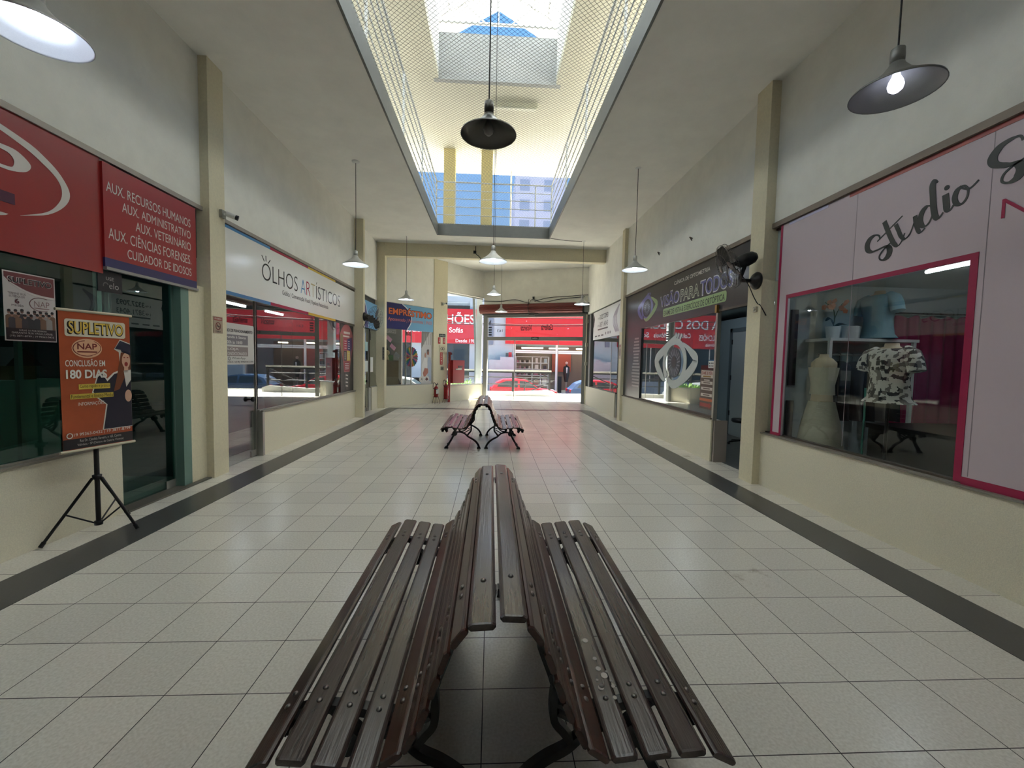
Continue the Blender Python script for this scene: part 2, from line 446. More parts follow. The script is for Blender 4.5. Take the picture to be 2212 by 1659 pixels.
# --- end zone walls
w = MB()
w.fbox(FE, 0, 3.82, LE, ZC, -T, 0); struct('wall_end_left', w, WALL, 'angled plaster wall over the loans shop', 'wall')
w = MB(); w.fbox(FE, 0, 0, LE, 0.76, -T, 0.0); struct('wall_end_left_base', w, LOWW, 'low beige wall under the loans shop window', 'wall')
w = MB(); w.fbox(FB, -0.02, 0, LB, ZC, -0.28, 0.02); struct('wall_pillar', w, PILL, 'cream pillar carrying the fire safety signs', 'pillar')
w = MB(); w.fbox(FW, 0.0, 4.62, LW, ZC, -T, 0); struct('wall_end_window', w, WALL, 'plaster wall over the tall street window', 'wall')
w = MB(); w.fbox(FW, 0.0, 0, LW, 0.67, -T, 0); struct('wall_end_window_base', w, LOWW, 'low beige wall under the tall street window', 'wall')
w = MB(); w.fbox(FG, 0.0, 3.86, LG + 0.1, ZC, -T, 0); struct('wall_front', w, WALL, 'plaster wall over the street gate', 'wall')
# --- corridor closing wall behind the viewer
struct('wall_back', MB().box((-4.3, -6.2, 0), (4.3, -6, ZC)), WALL, 'plaster wall closing the near end of the hall', 'wall')

# --- shop rooms: partitions, backs and ceilings
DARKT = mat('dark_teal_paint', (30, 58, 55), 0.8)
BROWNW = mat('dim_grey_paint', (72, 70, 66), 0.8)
BLUEG = mat('blue_grey_paint', (128, 146, 152), 0.8)
PALEB = mat('pale_studio_paint', (186, 198, 198), 0.8)
def room(y0, y1, side, depth, m_, label, zc=3.1):
    sx = -1 if side < 0 else 1
    xa, xb = sx * (WX + T), sx * (WX + T + depth)
    lo, hi = min(xa, xb), max(xa, xb)
    q = MB()
    q.box((xb - 0.05, y0, 0), (xb + 0.05, y1, zc)); q.box((lo, y0 - 0.04, 0), (hi, y0 + 0.04, zc)); q.box((lo, y1 - 0.04, 0), (hi, y1 + 0.04, zc))
    q.box((lo, y0, zc), (hi, y1, zc + 0.08))
    q.box((min(sx * (WX + 0.06), xa), y0, zc), (max(sx * (WX + 0.06), xa), y1, 3.80))
    struct('wall_shop', q, m_, label, 'wall')
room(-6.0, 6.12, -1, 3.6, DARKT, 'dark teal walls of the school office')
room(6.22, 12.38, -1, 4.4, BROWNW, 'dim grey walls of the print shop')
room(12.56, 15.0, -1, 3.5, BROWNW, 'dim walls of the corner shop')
room(-6.0, 6.08, 1, 3.6, PALEB, 'pale walls of the fashion studio', 3.0)
room(6.2, 12.36, 1, 3.6, BLUEG, 'blue grey walls of the eye clinic')
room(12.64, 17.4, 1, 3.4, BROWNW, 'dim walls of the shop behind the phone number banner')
# loans shop: walls to the street
w = MB(); w.box((-9, 17.42, 0), (-3.75, 17.58, 3.86)); w.box((-3.75, 17.42, 0), (-2.2, 17.58, 0.5)); w.box((-3.75, 17.42, 3.0), (-2.05, 17.58, 3.86))
w.box((-7.05, 15.06, 0), (-6.95, 17.5, 3.5)); w.prism(Frame((0, 0, 3.5), (1, 0, 0), (0, 1, 0), (0, 0, 1)), [(-7, 15.1), (-4.0, 15.1), (-2.52, 16.9), (-2.2, 17.5), (-7, 17.5)], 0, 0.08); w.box((-7, 15.02, 0), (-4.05, 15.1, 3.5))
struct('wall_loans_shop', w, mat('white_room_paint', (196, 194, 186), 0.8), 'white walls inside the loans shop', 'wall')
w = MB(); w.box((-9.2, 17.42, 3.86), (-2.1, 17.6, ZC)); struct('wall_street_side', w, WALL, 'outer wall beside the street window', 'wall')

# --- upper storey
w = MB(); w.box((-4.7, -6, ZU), (OX0 - 0.12, 16, ZU + 0.012)); w.box((OX1 + 0.12, -6, ZU), (4.7, 16, ZU + 0.012)); w.box((OX0 - 0.12, OY1 + 0.15, ZU), (OX1 + 0.12, 16, ZU + 0.012)); w.box((OX0 - 0.12, -6, ZU), (OX1 + 0.12, OY0, ZU + 0.012))
struct('floor_upper', w, mat('dimming_gallery_tile', (92, 88, 80), 0.6, var=0.06, vscale=3), 'added dark floor layer, unseen, dimming the upper gallery ceiling', 'floor')  # unseen layer, made dark so less light bounces to the gallery ceiling
w = MB()
for s_ in (-1, 1):
    w.box((min(s_ * 4.7, s_ * 4.9), -6.0, ZU), (max(s_ * 4.7, s_ * 4.9), 16.0, ZU + 0.9))  # unseen sides left open above this parapet to let daylight in
    for y in (-6, -2.5, 1.2, 4.9, 8.6, 12.3, 15.7): w.box((min(s_ * 4.7, s_ * 4.9), y, ZU), (max(s_ * 4.7, s_ * 4.9), y + 0.3, 8.8))
w.box((-4.9, -6.2, ZU), (4.9, -6.0, 8.8))
struct('wall_upper', w, CREAM, 'cream walls of the upper gallery, unseen sides opened for daylight', 'wall')
SX0, SX1, SY0, SY1 = -1.45, 1.52, -1.0, 10.80
w = MB()
for a, b in (((-4.9, -6.2), (-4.6, 16.0)), ((4.6, -6.2), (4.9, 16.0)), ((-4.6, 13.6), (-3.0, 16.0)), ((3.0, 13.6), (4.6, 16.0)), ((-3.0, -6.2), (SX0, 16.0)), ((SX1, -6.2), (3.0, 16.0)), ((SX0, -6.2), (SX1, SY0)), ((SX0, SY1), (SX1, 16.0))):
    w.box((a[0], a[1], 8.8), (b[0], b[1], 9.0))
struct('ceiling_upper', w, CREAM, 'cream ceiling of the upper gallery around the skylight', 'ceiling')
w = MB()
w.box((SX0 - 0.12, SY0, 9.0), (SX0, SY1, 10.15)); w.box((SX1, SY0, 9.0), (SX1 + 0.12, SY1, 10.15))
w.box((SX0 - 0.12, SY0 - 0.12, 9.0), (SX1 + 0.12, SY0, 10.15))
struct('wall_skylight_side', w, mat('white_shaft_paint', (226, 228, 228), 0.85), 'white side walls of the skylight shaft', 'wall')
w = MB().box((SX0 - 0.12, SY1 - 0.012, 8.79), (SX1 + 0.12, SY1 + 0.12, 9.92))
struct('wall_skylight_end', w, GREYW, 'grey end wall of the skylight shaft', 'wall')
for x0, x1 in ((-1.70, -1.32), (-0.45, -0.07)):
    struct('wall_column', MB().box((x0, 14.2, ZU), (x1, 14.5, 8.8)), mat('yellow_cream_paint', (226, 210, 150), 0.8), 'yellow cream column of the upper gallery, ' + ('nearer the railing corner' if x0 < -1 else 'in the middle of the far opening'), 'column')

# --- added translucent roof strips, out of view, to brighten the hall
for s_, lab in ((-1, 'added unseen roof strip bringing daylight in on the school side'), (1, 'added unseen roof strip bringing daylight in on the clinic side')):
    r_ = thing('window_%d' % (10 + (s_ > 0)), lab, 'skylight', (s_ * 3.8, 3.7, 8.95), None, 'structure')
    MB().box((s_ * 3.8 - 0.8, -6.2, 8.94), (s_ * 3.8 + 0.8, 13.6, 8.97)).build('roof_sheet', translucent_mat('translucent_strip', (238, 242, 244), 0.7), r_)
    for y in (-3.0, 0.3, 3.6, 6.9, 10.2): MB().box((s_ * 3.8 - 0.8, y, 8.86), (s_ * 3.8 + 0.8, y + 0.06, 8.94)).build('purlin', WHITEM, r_)
# --- skylight roof
ROOFM = translucent_mat('translucent_sheet', (228, 232, 234), 0.6)
t_roof = thing('window_9', 'gabled white translucent skylight roof on white metal trusses', 'skylight', (0.035, 5.7, 10.15), None, 'structure')
RX = 0.035; RZ = 11.12; EZ = 10.16; HW = 1.72
for sg in (-1, 1):
    mb = MB(); n = 60
    ys0, ys1 = SY0 - 0.4, SY1 + 0.75  # overhang past the gable added to keep direct sun out
    e = RX + sg * HW
    mb.add([(RX, ys0, RZ), (RX, ys1, RZ), (e, ys1, EZ - 0.04), (e, ys0, EZ - 0.04), (RX, ys0, RZ + 0.02), (RX, ys1, RZ + 0.02), (e, ys1, EZ - 0.02), (e, ys0, EZ - 0.02)],
           [(0, 1, 2, 3), (4, 7, 6, 5), (0, 4, 5, 1), (1, 5, 6, 2), (2, 6, 7, 3), (3, 7, 4, 0)])
    mb.build('roof_sheet', ROOFM, t_roof)
    for i in range(5):
        f = 0.08 + i * 0.21
        x = RX + sg * HW * f; z = RZ + (EZ - RZ) * f - 0.05
        MB().box((x - 0.02, ys0, z - 0.03), (x + 0.02, SY1 + 0.3, z + 0.02)).build('purlin', WHITEM, t_roof)
for k in range(7):
    y = -3.5 + k * 2.38
    y = min(y, SY1 + 0.05)
    mb = MB()
    mb.tube([(RX - HW, y, EZ), (RX + HW, y, EZ)], 0.035, 6)
    for sg in (-1, 1):
        mb.tube([(RX, y, RZ - 0.06), (RX + sg * HW, y, EZ)], 0.03, 6)
        mb.tube([(RX + sg * 0.9, y, EZ + 0.48), (RX + sg * 0.3, y, EZ)], 0.016, 6)
    mb.tube([(RX, y, RZ - 0.06), (RX, y, EZ)], 0.016, 6)
    mb.build('truss', WHITEM, t_roof)

# ================================================================== SHOP FRONT GLASS
def glasswin(name, F, panes, z0, z1, n, m_, label, frame=ALUD, rail=True, cat='window'):
    """panes: list of (u0,u1)."""
    u0, u1 = panes[0][0], panes[-1][1]
    root = thing(name, label, cat, F.p((u0 + u1) / 2, z0, n), None, 'structure')
    for a, b in panes:
        MB().fbox(F, a + 0.003, z0 + 0.01, b - 0.003, z1 - 0.01, n - 0.004, n + 0.004).build('glass', m_, root)
    if rail:
        MB().fbox(F, u0, z0 - 0.005, u1, z0 + 0.03, n - 0.03, n + 0.03).build('bottom_rail', frame, root)
        MB().fbox(F, u0, z1 - 0.02, u1, z1 + 0.04, n - 0.03, n + 0.028).build('top_rail', frame, root)
    return root
glasswin('window_1', FL, [(-5.9, 1.6), (1.6, 4.66)], 0.775, 3.74, -0.03, GLASST, 'teal tinted shop window of the school office', ALU)
glasswin('window_2', FL, [(7.40, 8.67), (8.67, 10.21), (10.21, 12.4)], 0.78, 3.74, -0.03, GLASS, 'mirror like shop window of the print shop', ALU)
glasswin('window_3', FL, [(14.1, 14.78)], 0.775, 3.5, -0.03, GLASS, 'narrow glass pane beside the corner shop door', ALU)
glasswin('window_4', FR, [(-12.38, -11.0), (-11.0, -10.1), (-10.1, -9.2), (-9.2, -8.3), (-8.3, -7.25)], 0.80, 3.74, -0.03, GLASS, 'reflecting glass panels of the eye clinic front', ALUD)
glasswin('window_5', FR, [(-5.86, -4.48), (-4.48, -3.37), (-3.37, 1.0), (1.0, 6.0)], 0.775, 3.74, -0.06, GLASSV, 'glass front of the fashion studio', ALUD)
glasswin('window_6', FR, [(-16.55, -13.15)], 0.775, 3.7, -0.03, GLASS, 'glass pane under the phone number banner', ALUD)
glasswin('window_7', FE, [(0.06, 1.3), (1.3, LE - 0.05)], 0.77, 3.80, -0.04, GLASSC, 'glass front of the loans shop', ALU)
glasswin('window_8', FW, [(0.02, 1.1), (1.1, LW - 0.03)], 0.68, 4.56, -0.05, GLASSC, 'tall street window beside the red hydrant box', WHITEM)
# glass doors
def glassdoor(name, F, u0, u1, z1, n, m_, label, fr, hu=None):
    root = thing(name, label, 'door', F.p((u0 + u1) / 2, 0, n), None, 'structure')
    MB().fbox(F, u0 + 0.01, 0.012, u1 - 0.01, z1, n - 0.005, n + 0.005).build('glass', m_, root)
    MB().fbox(F, u1 - 0.16, 0.015, u1 - 0.01, 0.12, n - 0.012, n + 0.012).build('floor_hinge', ALU, root)
    q = MB(); q.fbox(F, u0 - 0.0, 0, u0 + 0.012, z1, n - 0.02, n + 0.02); q.fbox(F, u1 - 0.012, 0, u1, z1, n - 0.02, n + 0.02); q.build('frame', fr, root)
    if hu is not None:
        h = MB()
        for s_ in (-1, 1):
            h.lathe(F.p(hu, 1.02, n), F.N * s_, [(0.014, 0.0), (0.014, 0.035), (0.04, 0.045), (0.045, 0.07), (0.03, 0.085), (0.0, 0.087)], 16)
        h.build('handle', BLACK, root)
    return root
glassdoor('door_1', FL, 4.68, 5.58, 2.66, -0.10, GLASST, 'teal glass door of the school office', mat('pale_teal_frame', (110, 140, 128), 0.5), None)
glassdoor('door_2', FL, 6.36, 7.38, 2.70, -0.06, GLASS, 'glass door of the print shop beside the pillar', ALU, 7.2)
glassdoor('door_3', FL, 12.6, 13.98, 3.2, -0.06, GLASS, 'glass door of the corner shop', ALU, 13.6)
glassdoor('door_4', FR, -13.1, -12.66, 2.9, -0.05, GLASS, 'glass door beside the phone number banner', ALU, -12.95)
# frames beside the doors
struct('trim_5', MB().box((-4.14, 5.58, 0), (-4.03, 5.72, 2.68)), mat('pale_teal_frame', (110, 140, 128), 0.5), 'pale teal frame post of the school door', 'door frame')
struct('trim_6', MB().box((-4.16, 5.72, 0), (-4.03, 6.02, 2.7)), PILL, 'cream return wall beside the school door', 'wall')
struct('trim_7', MB().box((-4.2, 4.66, -0.01), (-3.96, 6.0, 0.02)), GRAN2, 'speckled granite sill of the school door', 'door sill')
struct('trim_8', MB().box((-4.15, 6.34, 2.70), (-4.056, 7.42, 2.74)), ALU, 'aluminium head of the print shop door', 'door frame')
struct('trim_9', MB().box((-4.16, 7.40, 0), (-4.0, 7.46, 0.78)), ALU, 'aluminium post at the end of the low print shop wall', 'door frame')
w = MB(); w.box((4.06, 7.2, 0.0), (4.3, 7.26, 0.76)); struct('trim_10', w, mat('pinkish_stone', (160, 150, 142), 0.6), 'stone end of the low clinic wall at its doorway', 'wall end')
struct('trim_11', MB().box((4.03, 7.215, 0.76), (4.10, 7.275, 2.72)), ALU, 'aluminium post of the clinic doorway', 'door frame')
struct('trim_12', MB().box((4.04, 6.18, 2.72), (4.12, 7.25, 2.76)), ALUD, 'aluminium head of the clinic doorway', 'door frame')
struct('trim_13', MB().box((4.0, 16.55, 0.78), (4.12, 16.8, 3.74)), mat('grey_post', (120, 120, 118), 0.6), 'grey post between the banner shop glass and the gate', 'frame post')
w = MB()
w.fbox(FL, -6, 3.745, 12.4, 3.80, -0.02, 0.032); struct('trim_14', w, mat('dull_aluminium', (158, 150, 140), 0.4, metal=0.4), 'aluminium rail over the school and print shop signs', 'sign rail')
w = MB(); w.fbox(FR, -12.38, 3.745, 6, 3.815, -0.02, 0.034); struct('trim_15', w, mat('worn_bronze', (132, 120, 108), 0.45, metal=0.3), 'bronze rail over the clinic and studio signs', 'sign rail')
# window ledges
LEDGE = mat('grey_ledge', (140, 134, 122), 0.5, var=0.1, vscale=50)
struct('trim_16', MB().box((-4.09, 7.42, 0.775), (-4.0, 12.4, 0.80)), LEDGE, 'thin grey ledge under the print shop window', 'window ledge')
struct('trim_17', MB().box((4.0, 7.25, 0.775), (4.09, 12.4, 0.80)), mat('brown_ledge', (112, 98, 84), 0.5), 'thin brown ledge under the clinic glass', 'window ledge')
struct('trim_18', MB().box((4.0, -6, 0.765), (4.09, 5.86, 0.785)), LEDGE, 'thin grey ledge under the studio window', 'window ledge')
struct('trim_19', MB().box((-4.09, -6, 0.765), (-4.0, 4.66, 0.785)), LEDGE, 'thin grey ledge under the school window', 'window ledge')
# --- street gate
gate = thing('door_5', 'street gate of clear glass doors in a grey steel frame', 'gate', FG.p(2.3, 0, 0), None, 'structure')
q = MB(); q.fbox(FG, 0.02, 0, 0.2, 3.86, -0.1, 0.06); q.fbox(FG, 4.56, 0, 4.84, 3.86, -0.1, 0.06); q.fbox(FG, 0.02, 3.74, 4.84, 3.88, -0.1, 0.05)
q.fbox(FG, 0.2, 2.70, 4.56, 2.86, -0.05, 0.05); q.build('frame', mat('gate_frame_paint', (126, 126, 120), 0.5), gate)
for a, b in ((0.2, 1.42), (1.42, 2.48), (2.48, 3.6), (3.6, 4.56)):
    MB().fbox(FG, a + 0.004, 2.86, b - 0.004, 3.74, -0.012, -0.004).build('transom_glass', GLASSC, gate)
for a, b in ((0.2, 1.5), (1.54, 3.5)):
    MB().fbox(FG, a + 0.01, 0.03, b - 0.01, 2.70, -0.012, -0.004).build('glass_leaf', GLASSC, gate)
q = MB(); q.fbox(FG, 1.505, 0.02, 1.535, 2.7, -0.02, 0.01); q.fbox(FG, 3.49, 0.02, 3.51, 2.7, -0.02, 0.01); q.build('leaf_edge', ALU, gate)
# lettering on the transom reads from the street
q = MB()

# ================================================================== BENCHES
def fr_yz(x): return Frame((x, 0, 0), (0, 1, 0))
def make_bench():
    """Bench facing +x with its back at x=0; length along y, frames at y=0.26 and 1.76; origin at floor."""
    root = thing('garden_bench', 'x', 'bench', (0, 0, 0))
    L = 1.99
    slats = [(0.762, 0.425, 26, .09), (0.655, 0.452, -5, .094), (0.542, 0.438, -7, .094), (0.432, 0.424, -6, .09), (0.333, 0.444, 34, .088),
             (0.268, 0.515, 62, .08), (0.224, 0.60, 68, .08), (0.19, 0.69, 71, .08), (0.158, 0.78, 70, .08), (0.112, 0.862, 52, .08), (0.0485, 0.902, 3, .090)]
    # tilt: rotation of the slat's width axis in the x-z plane: +: the inner (back) edge is higher
    for i, (x, z, a, w) in enumerate(slats):
        ca, sa = math.cos(math.radians(a)), math.sin(math.radians(a))
        U = Vector((-ca, 0, sa)); N = Vector((sa, 0, ca))
        h = w / 2; t = 0.024; r = 0.007
        prof = [(-h, r), (-h + r, 0), (h - r, 0), (h, r), (h, t - r), (h - r * 1.2, t - 0.001), (h - 2 * r, t + 0.001), (-h + 2 * r, t + 0.001), (-h + r * 1.2, t - 0.001), (-h, t - r)]
        y0, y1 = 0.0, L
        if i in (0, 4, 10): y0 += 0.015
        jit = (i * 37 % 7 - 3) * 0.004
        y0 += jit; y1 += jit
        c0 = Vector((x, 0, z))
        rings = []
        for yy, sc_ in ((y0, 0.86), (y0 + 0.008, 1.0), (y1 - 0.008, 1.0), (y1, 0.86)):
            rings.append([c0 + U * (pu * (0.92 + 0.08 * (sc_ == 1.0))) + N * (t / 2 + (pv - t / 2) * sc_) + Vector((0, yy, 0)) for pu, pv in prof])
        n = len(prof)
        mb = MB(); V = [p for rg in rings for p in rg]
        Fs = [(k * n + j, (k + 1) * n + j, (k + 1) * n + (j + 1) % n, k * n + (j + 1) % n) for k in range(3) for j in range(n)]
        Fs += [tuple(range(n)), tuple(range(4 * n - 1, 3 * n - 1, -1))]
        mb.add(V, Fs)
        sl = mb.build('slat', WOODR if 4 <= i <= 9 else WOOD, root)
        offs = (0.0,) if i == 10 else (-0.03, 0.03)
        for yb in (0.265, 1.73):
            for d in offs:
                pc = c0 + N * (t + 0.0) + Vector((0, yb + d + jit, 0))
                MB().lathe(pc, N, [(0.0115, 0.0), (0.0105, 0.004), (0.006, 0.007), (0.0, 0.008)], 10).build('bolt', BOLT, sl)
    for yf in (0.265, 1.73):
        F = Frame((0, yf + 0.02, 0), (1, 0, 0), (0, 0, 1)); d0, d1 = 0.0, 0.04
        mb = MB()
        mb.stroke(F, smooth_pts([(0.795, 0.34), (0.78, 0.38), (0.725, 0.42), (0.655, 0.435), (0.542, 0.425), (0.432, 0.404), (0.35, 0.405), (0.295, 0.455), (0.243, 0.51), (0.205, 0.60), (0.172, 0.69), (0.14, 0.78), (0.095, 0.845), (0.05, 0.878), (0.0, 0.876)], 4),
                  lambda a, b_, t_: 0.05 if t_ < 0.1 or 0.5 < t_ < 0.7 else 0.034, d0, d1)
        # hooked nose leaf
        mb.prism(F, [(0.80, 0.39), (0.815, 0.335), (0.78, 0.33), (0.755, 0.375), (0.72, 0.315), (0.685, 0.34), (0.70, 0.41)], d0, d1)
        # front leg with a boss and foot
        mb.stroke(F, smooth_pts([(0.60, 0.44), (0.555, 0.39), (0.545, 0.32), (0.585, 0.24), (0.635, 0.15), (0.68, 0.075), (0.715, 0.012)], 4), lambda a, b_, t_: 0.05 if t_ < 0.25 else 0.036, d0 - 0.005, d1 + 0.005)
        mb.disc(F, 0.55, 0.305, 0.05, 0.05, d0 - 0.012, d1 + 0.012, 12); mb.disc(F, 0.675, 0.09, 0.026, 0.026, d0 - 0.008, d1 + 0.008, 10)
        mb.prism(F, [(0.675, 0.0), (0.755, 0.0), (0.75, 0.028), (0.725, 0.05), (0.69, 0.035)], d0 - 0.012, d1 + 0.012)
        mb.stroke(F, smooth_pts([(0.60, 0.44), (0.655, 0.43), (0.69, 0.40), (0.70, 0.365)], 4), 0.018, d0 + 0.006, d1 - 0.006)
        # rear leg arch
        mb.stroke(F, smooth_pts([(0.55, 0.325), (0.45, 0.332), (0.36, 0.305), (0.285, 0.24), (0.205, 0.197), (0.13, 0.14), (0.08, 0.07), (0.066, 0.015)], 4), lambda a, b_, t_: 0.024 + 0.016 * t_, d0, d1)
        mb.prism(F, [(0.03, 0.0), (0.11, 0.0), (0.10, 0.03), (0.085, 0.045), (0.05, 0.045), (0.04, 0.03)], d0 - 0.01, d1 + 0.01)
        # webs and scrolls between seat and arch
        mb.stroke(F, smooth_pts([(0.238, 0.52), (0.226, 0.44), (0.23, 0.36), (0.268, 0.31), (0.30, 0.265)], 4), 0.03, d0, d1)
        mb.stroke(F, smooth_pts([(0.275, 0.46), (0.33, 0.385), (0.395, 0.35), (0.455, 0.352), (0.475, 0.385), (0.45, 0.41)], 4), 0.02, d0 + 0.004, d1 - 0.004)
        mb.disc(F, 0.455, 0.375, 0.022, 0.022, d0, d1, 10)
        mb.stroke(F, smooth_pts([(0.245, 0.385), (0.29, 0.36), (0.36, 0.318)], 4), 0.016, d0 + 0.004, d1 - 0.004)
        mb.stroke(F, [(0.24, 0.42), (0.29, 0.40)], 0.016, d0 + 0.004, d1 - 0.004)
        # leaf bosses up the back
        for (u, v) in ((0.222, 0.535), (0.19, 0.63), (0.155, 0.72), (0.118, 0.80), (0.062, 0.852)):
            mb.disc(F, u, v, 0.02, 0.024, d0 - 0.004, d1 + 0.004, 8)
        mb.build('end_frame', IRON, root)
    return root
bench = make_bench(); index_children()
def bench_place(cx, y, facing, label, first=False):
    r = bench if first else dup(bench, (0, 0, 0))
    r.location = (cx, y, 0)
    r.rotation_euler = (0, 0, 0)
    r['label'] = label; r['category'] = 'bench'; r['group'] = 'slatted garden benches back to back down the middle of the hall'
    if facing < 0:
        r.rotation_euler = (0, 0, math.pi); r.location = (cx, y + 1.99, 0)
    return r
bench_place(0.040, 1.268, 1, 'big near wooden slat bench facing the eye clinic with white paint splashes', True)
bench_place(0.034, 1.268, -1, 'big near wooden slat bench facing the school with clean slats')
bench_place(-0.145, 7.91, 1, 'small distant slat bench facing the eye clinic, by the gate')
bench_place(-0.151, 7.91, -1, 'small distant slat bench facing the print shop, by the gate')
q = MB(); FP = Frame((0, 0, 0), (1, 0, 0), (0, 1, 0), (0, 0, 1))
for x, y, rad in [(0.44, 0.40, .011), (0.455, 0.36, .014), (0.475, 0.30, .008), (0.425, 0.30, .012), (0.465, 0.245, .008), (0.44, 0.46, .009), (0.475, 0.33, .006), (0.425, 0.58, .013), (0.47, 0.38, .005), (0.42, 0.34, .006)]:
    z = 0.4492 + (x - 0.432) * 0.105
    q.disc(FP, x, y, rad, rad * 1.15, z - 0.001, z + 0.0016, 14)
tag(q.build('paint_splash', ink((190, 182, 174), 0.6), bench), 'white paint spots', None, None, 'stuff')

# ================================================================== PENDANT LAMPS
SHADE = mat('grey_enamel', (190, 190, 186), 0.38, metal=0.35, var=0.06, vscale=200)
BULB_OFF = mat('unlit_bulb', (150, 148, 142), 0.3)
CORD = mat('dark_cord', (38, 34, 32), 0.6)
def make_lamp(label, top, lit=True, shade=SHADE, scale=1.0, cordr=0.006, rose=True, rosemat=WHITEM):
    """Origin at the centre of the rim; top = height of the fixing above it."""
    r = thing('pendant_lamp', label, 'pendant lamp', (0, 0, 0))
    k = scale
    prof = [(0.262, 0.0), (0.258, 0.012), (0.20, 0.045), (0.14, 0.085), (0.085, 0.13), (0.05, 0.175), (0.042, 0.195)]
    full = [(a * k, b * k) for a, b in prof] + [((a - 0.004) * k, (b - 0.003) * k) for a, b in prof[::-1]] + [(0.262 * k, 0.0)]
    MB().lathe((0, 0, 0), Z, full, 40).build('lamp_shade', shade, r)
    MB().lathe((0, 0, 0.18 * k), Z, [(0.0, 0.0), (0.04, 0.0), (0.043, 0.06), (0.04, 0.11), (0.02, 0.125), (0.0, 0.126)], 20).build('socket', shade, r)
    b = MB(); b.lathe((0, 0, -0.005), Z, [(0.0, 0.0), (0.02, 0.004), (0.04, 0.022), (0.047, 0.05), (0.04, 0.08), (0.025, 0.11), (0.018, 0.14), (0.018, 0.18)], 18)
    b.build('bulb', BULB_ON if lit else BULB_OFF, r)
    MB().tube([(0, 0, 0.30 * k), (0.004, 0, top * 0.5), (0, 0, top)], cordr, 6).build('cord', CORD, r)
    if rose: MB().lathe((0, 0, top - 0.035), Z, [(0.0, 0.0), (0.03, 0.0), (0.075, 0.02), (0.08, 0.035)], 24).build('ceiling_rose', rosemat, r)
    return r
RIM = 3.71
BULB_ON = emit_mat('bright_lit_bulb', (215, 228, 255), 14.0)
lamp = make_lamp('grey pendant lamp over the school side with a bright lit bulb', ZC - 3.76); lamp.location = (-2.90, 2.86, 3.76); lamp['group'] = 'dish pendant lamps in rows down both sides of the hall'
BULB_ON = emit_mat('dim_bulb', (200, 206, 235), 1.6)
lamp = make_lamp('grey pendant lamp hanging before the pink studio front, dull inside with a dim bulb', ZC - 3.70, True, mat('dull_grey_enamel', (128, 128, 124), 0.4, metal=0.3, var=0.1, vscale=300)); lamp['group'] = 'dish pendant lamps in rows down both sides of the hall'; lamp.location = (2.80, 2.86, 3.70)
BULB_ON = emit_mat('lit_bulb', (225, 238, 255), 22.0)
lamp = make_lamp('grey pendant lamp on a long cord before the print shop sign', ZC - 3.70); index_children()
G = 'dish pendant lamps in rows down both sides of the hall'
lamp['group'] = G; lamp.location = (-2.87, 8.88, 3.70)
for (x, y, z, lab) in (
                       (2.97, 8.61, 3.72, 'grey pendant lamp on a long cord before the eye clinic wall'),
                       (-2.86, 13.96, 3.73, 'small looking white pendant lamp in front of the loans shop wall'),
                       (3.01, 13.82, 3.72, 'small looking white pendant lamp in front of the gate shutter end')):
    r = dup(lamp, (x, y, z), 0.0, lab, G)
BACKLITSH = mat('silhouette_enamel', (84, 82, 78), 0.3, metal=0.5, var=0.1, vscale=200)  # backlit silhouette put into a darker enamel colour
G2 = 'dish pendant lamps down the middle of the hall'
a = make_lamp('unlit pendant lamp darkened like a backlit silhouette, hanging centrally through the safety net', 6.3, False, BACKLITSH, 0.94, 0.007, False); a.location = (-0.06, 3.74, 3.74); a['group'] = G2
a = make_lamp('lit pendant lamp before the cream beam, hanging through the safety net', 6.3, True, SHADE, 1.06, 0.006, False); a.location = (0.0, 8.27, 3.72); a['group'] = G2
a = make_lamp('small clear looking pendant lamp below the beam, second along its row', 4.9, True, mat('pale_enamel', (214, 216, 216), 0.3), 0.78, 0.006, False); a.location = (0.04, 12.3, 3.72); a['group'] = G2
a = make_lamp('white pendant lamp in front of the rolled red shutter', ZC - 3.75, True, SHADE, 0.98, 0.005, True); a.location = (0.36, 16.8, 3.75); a['group'] = G2

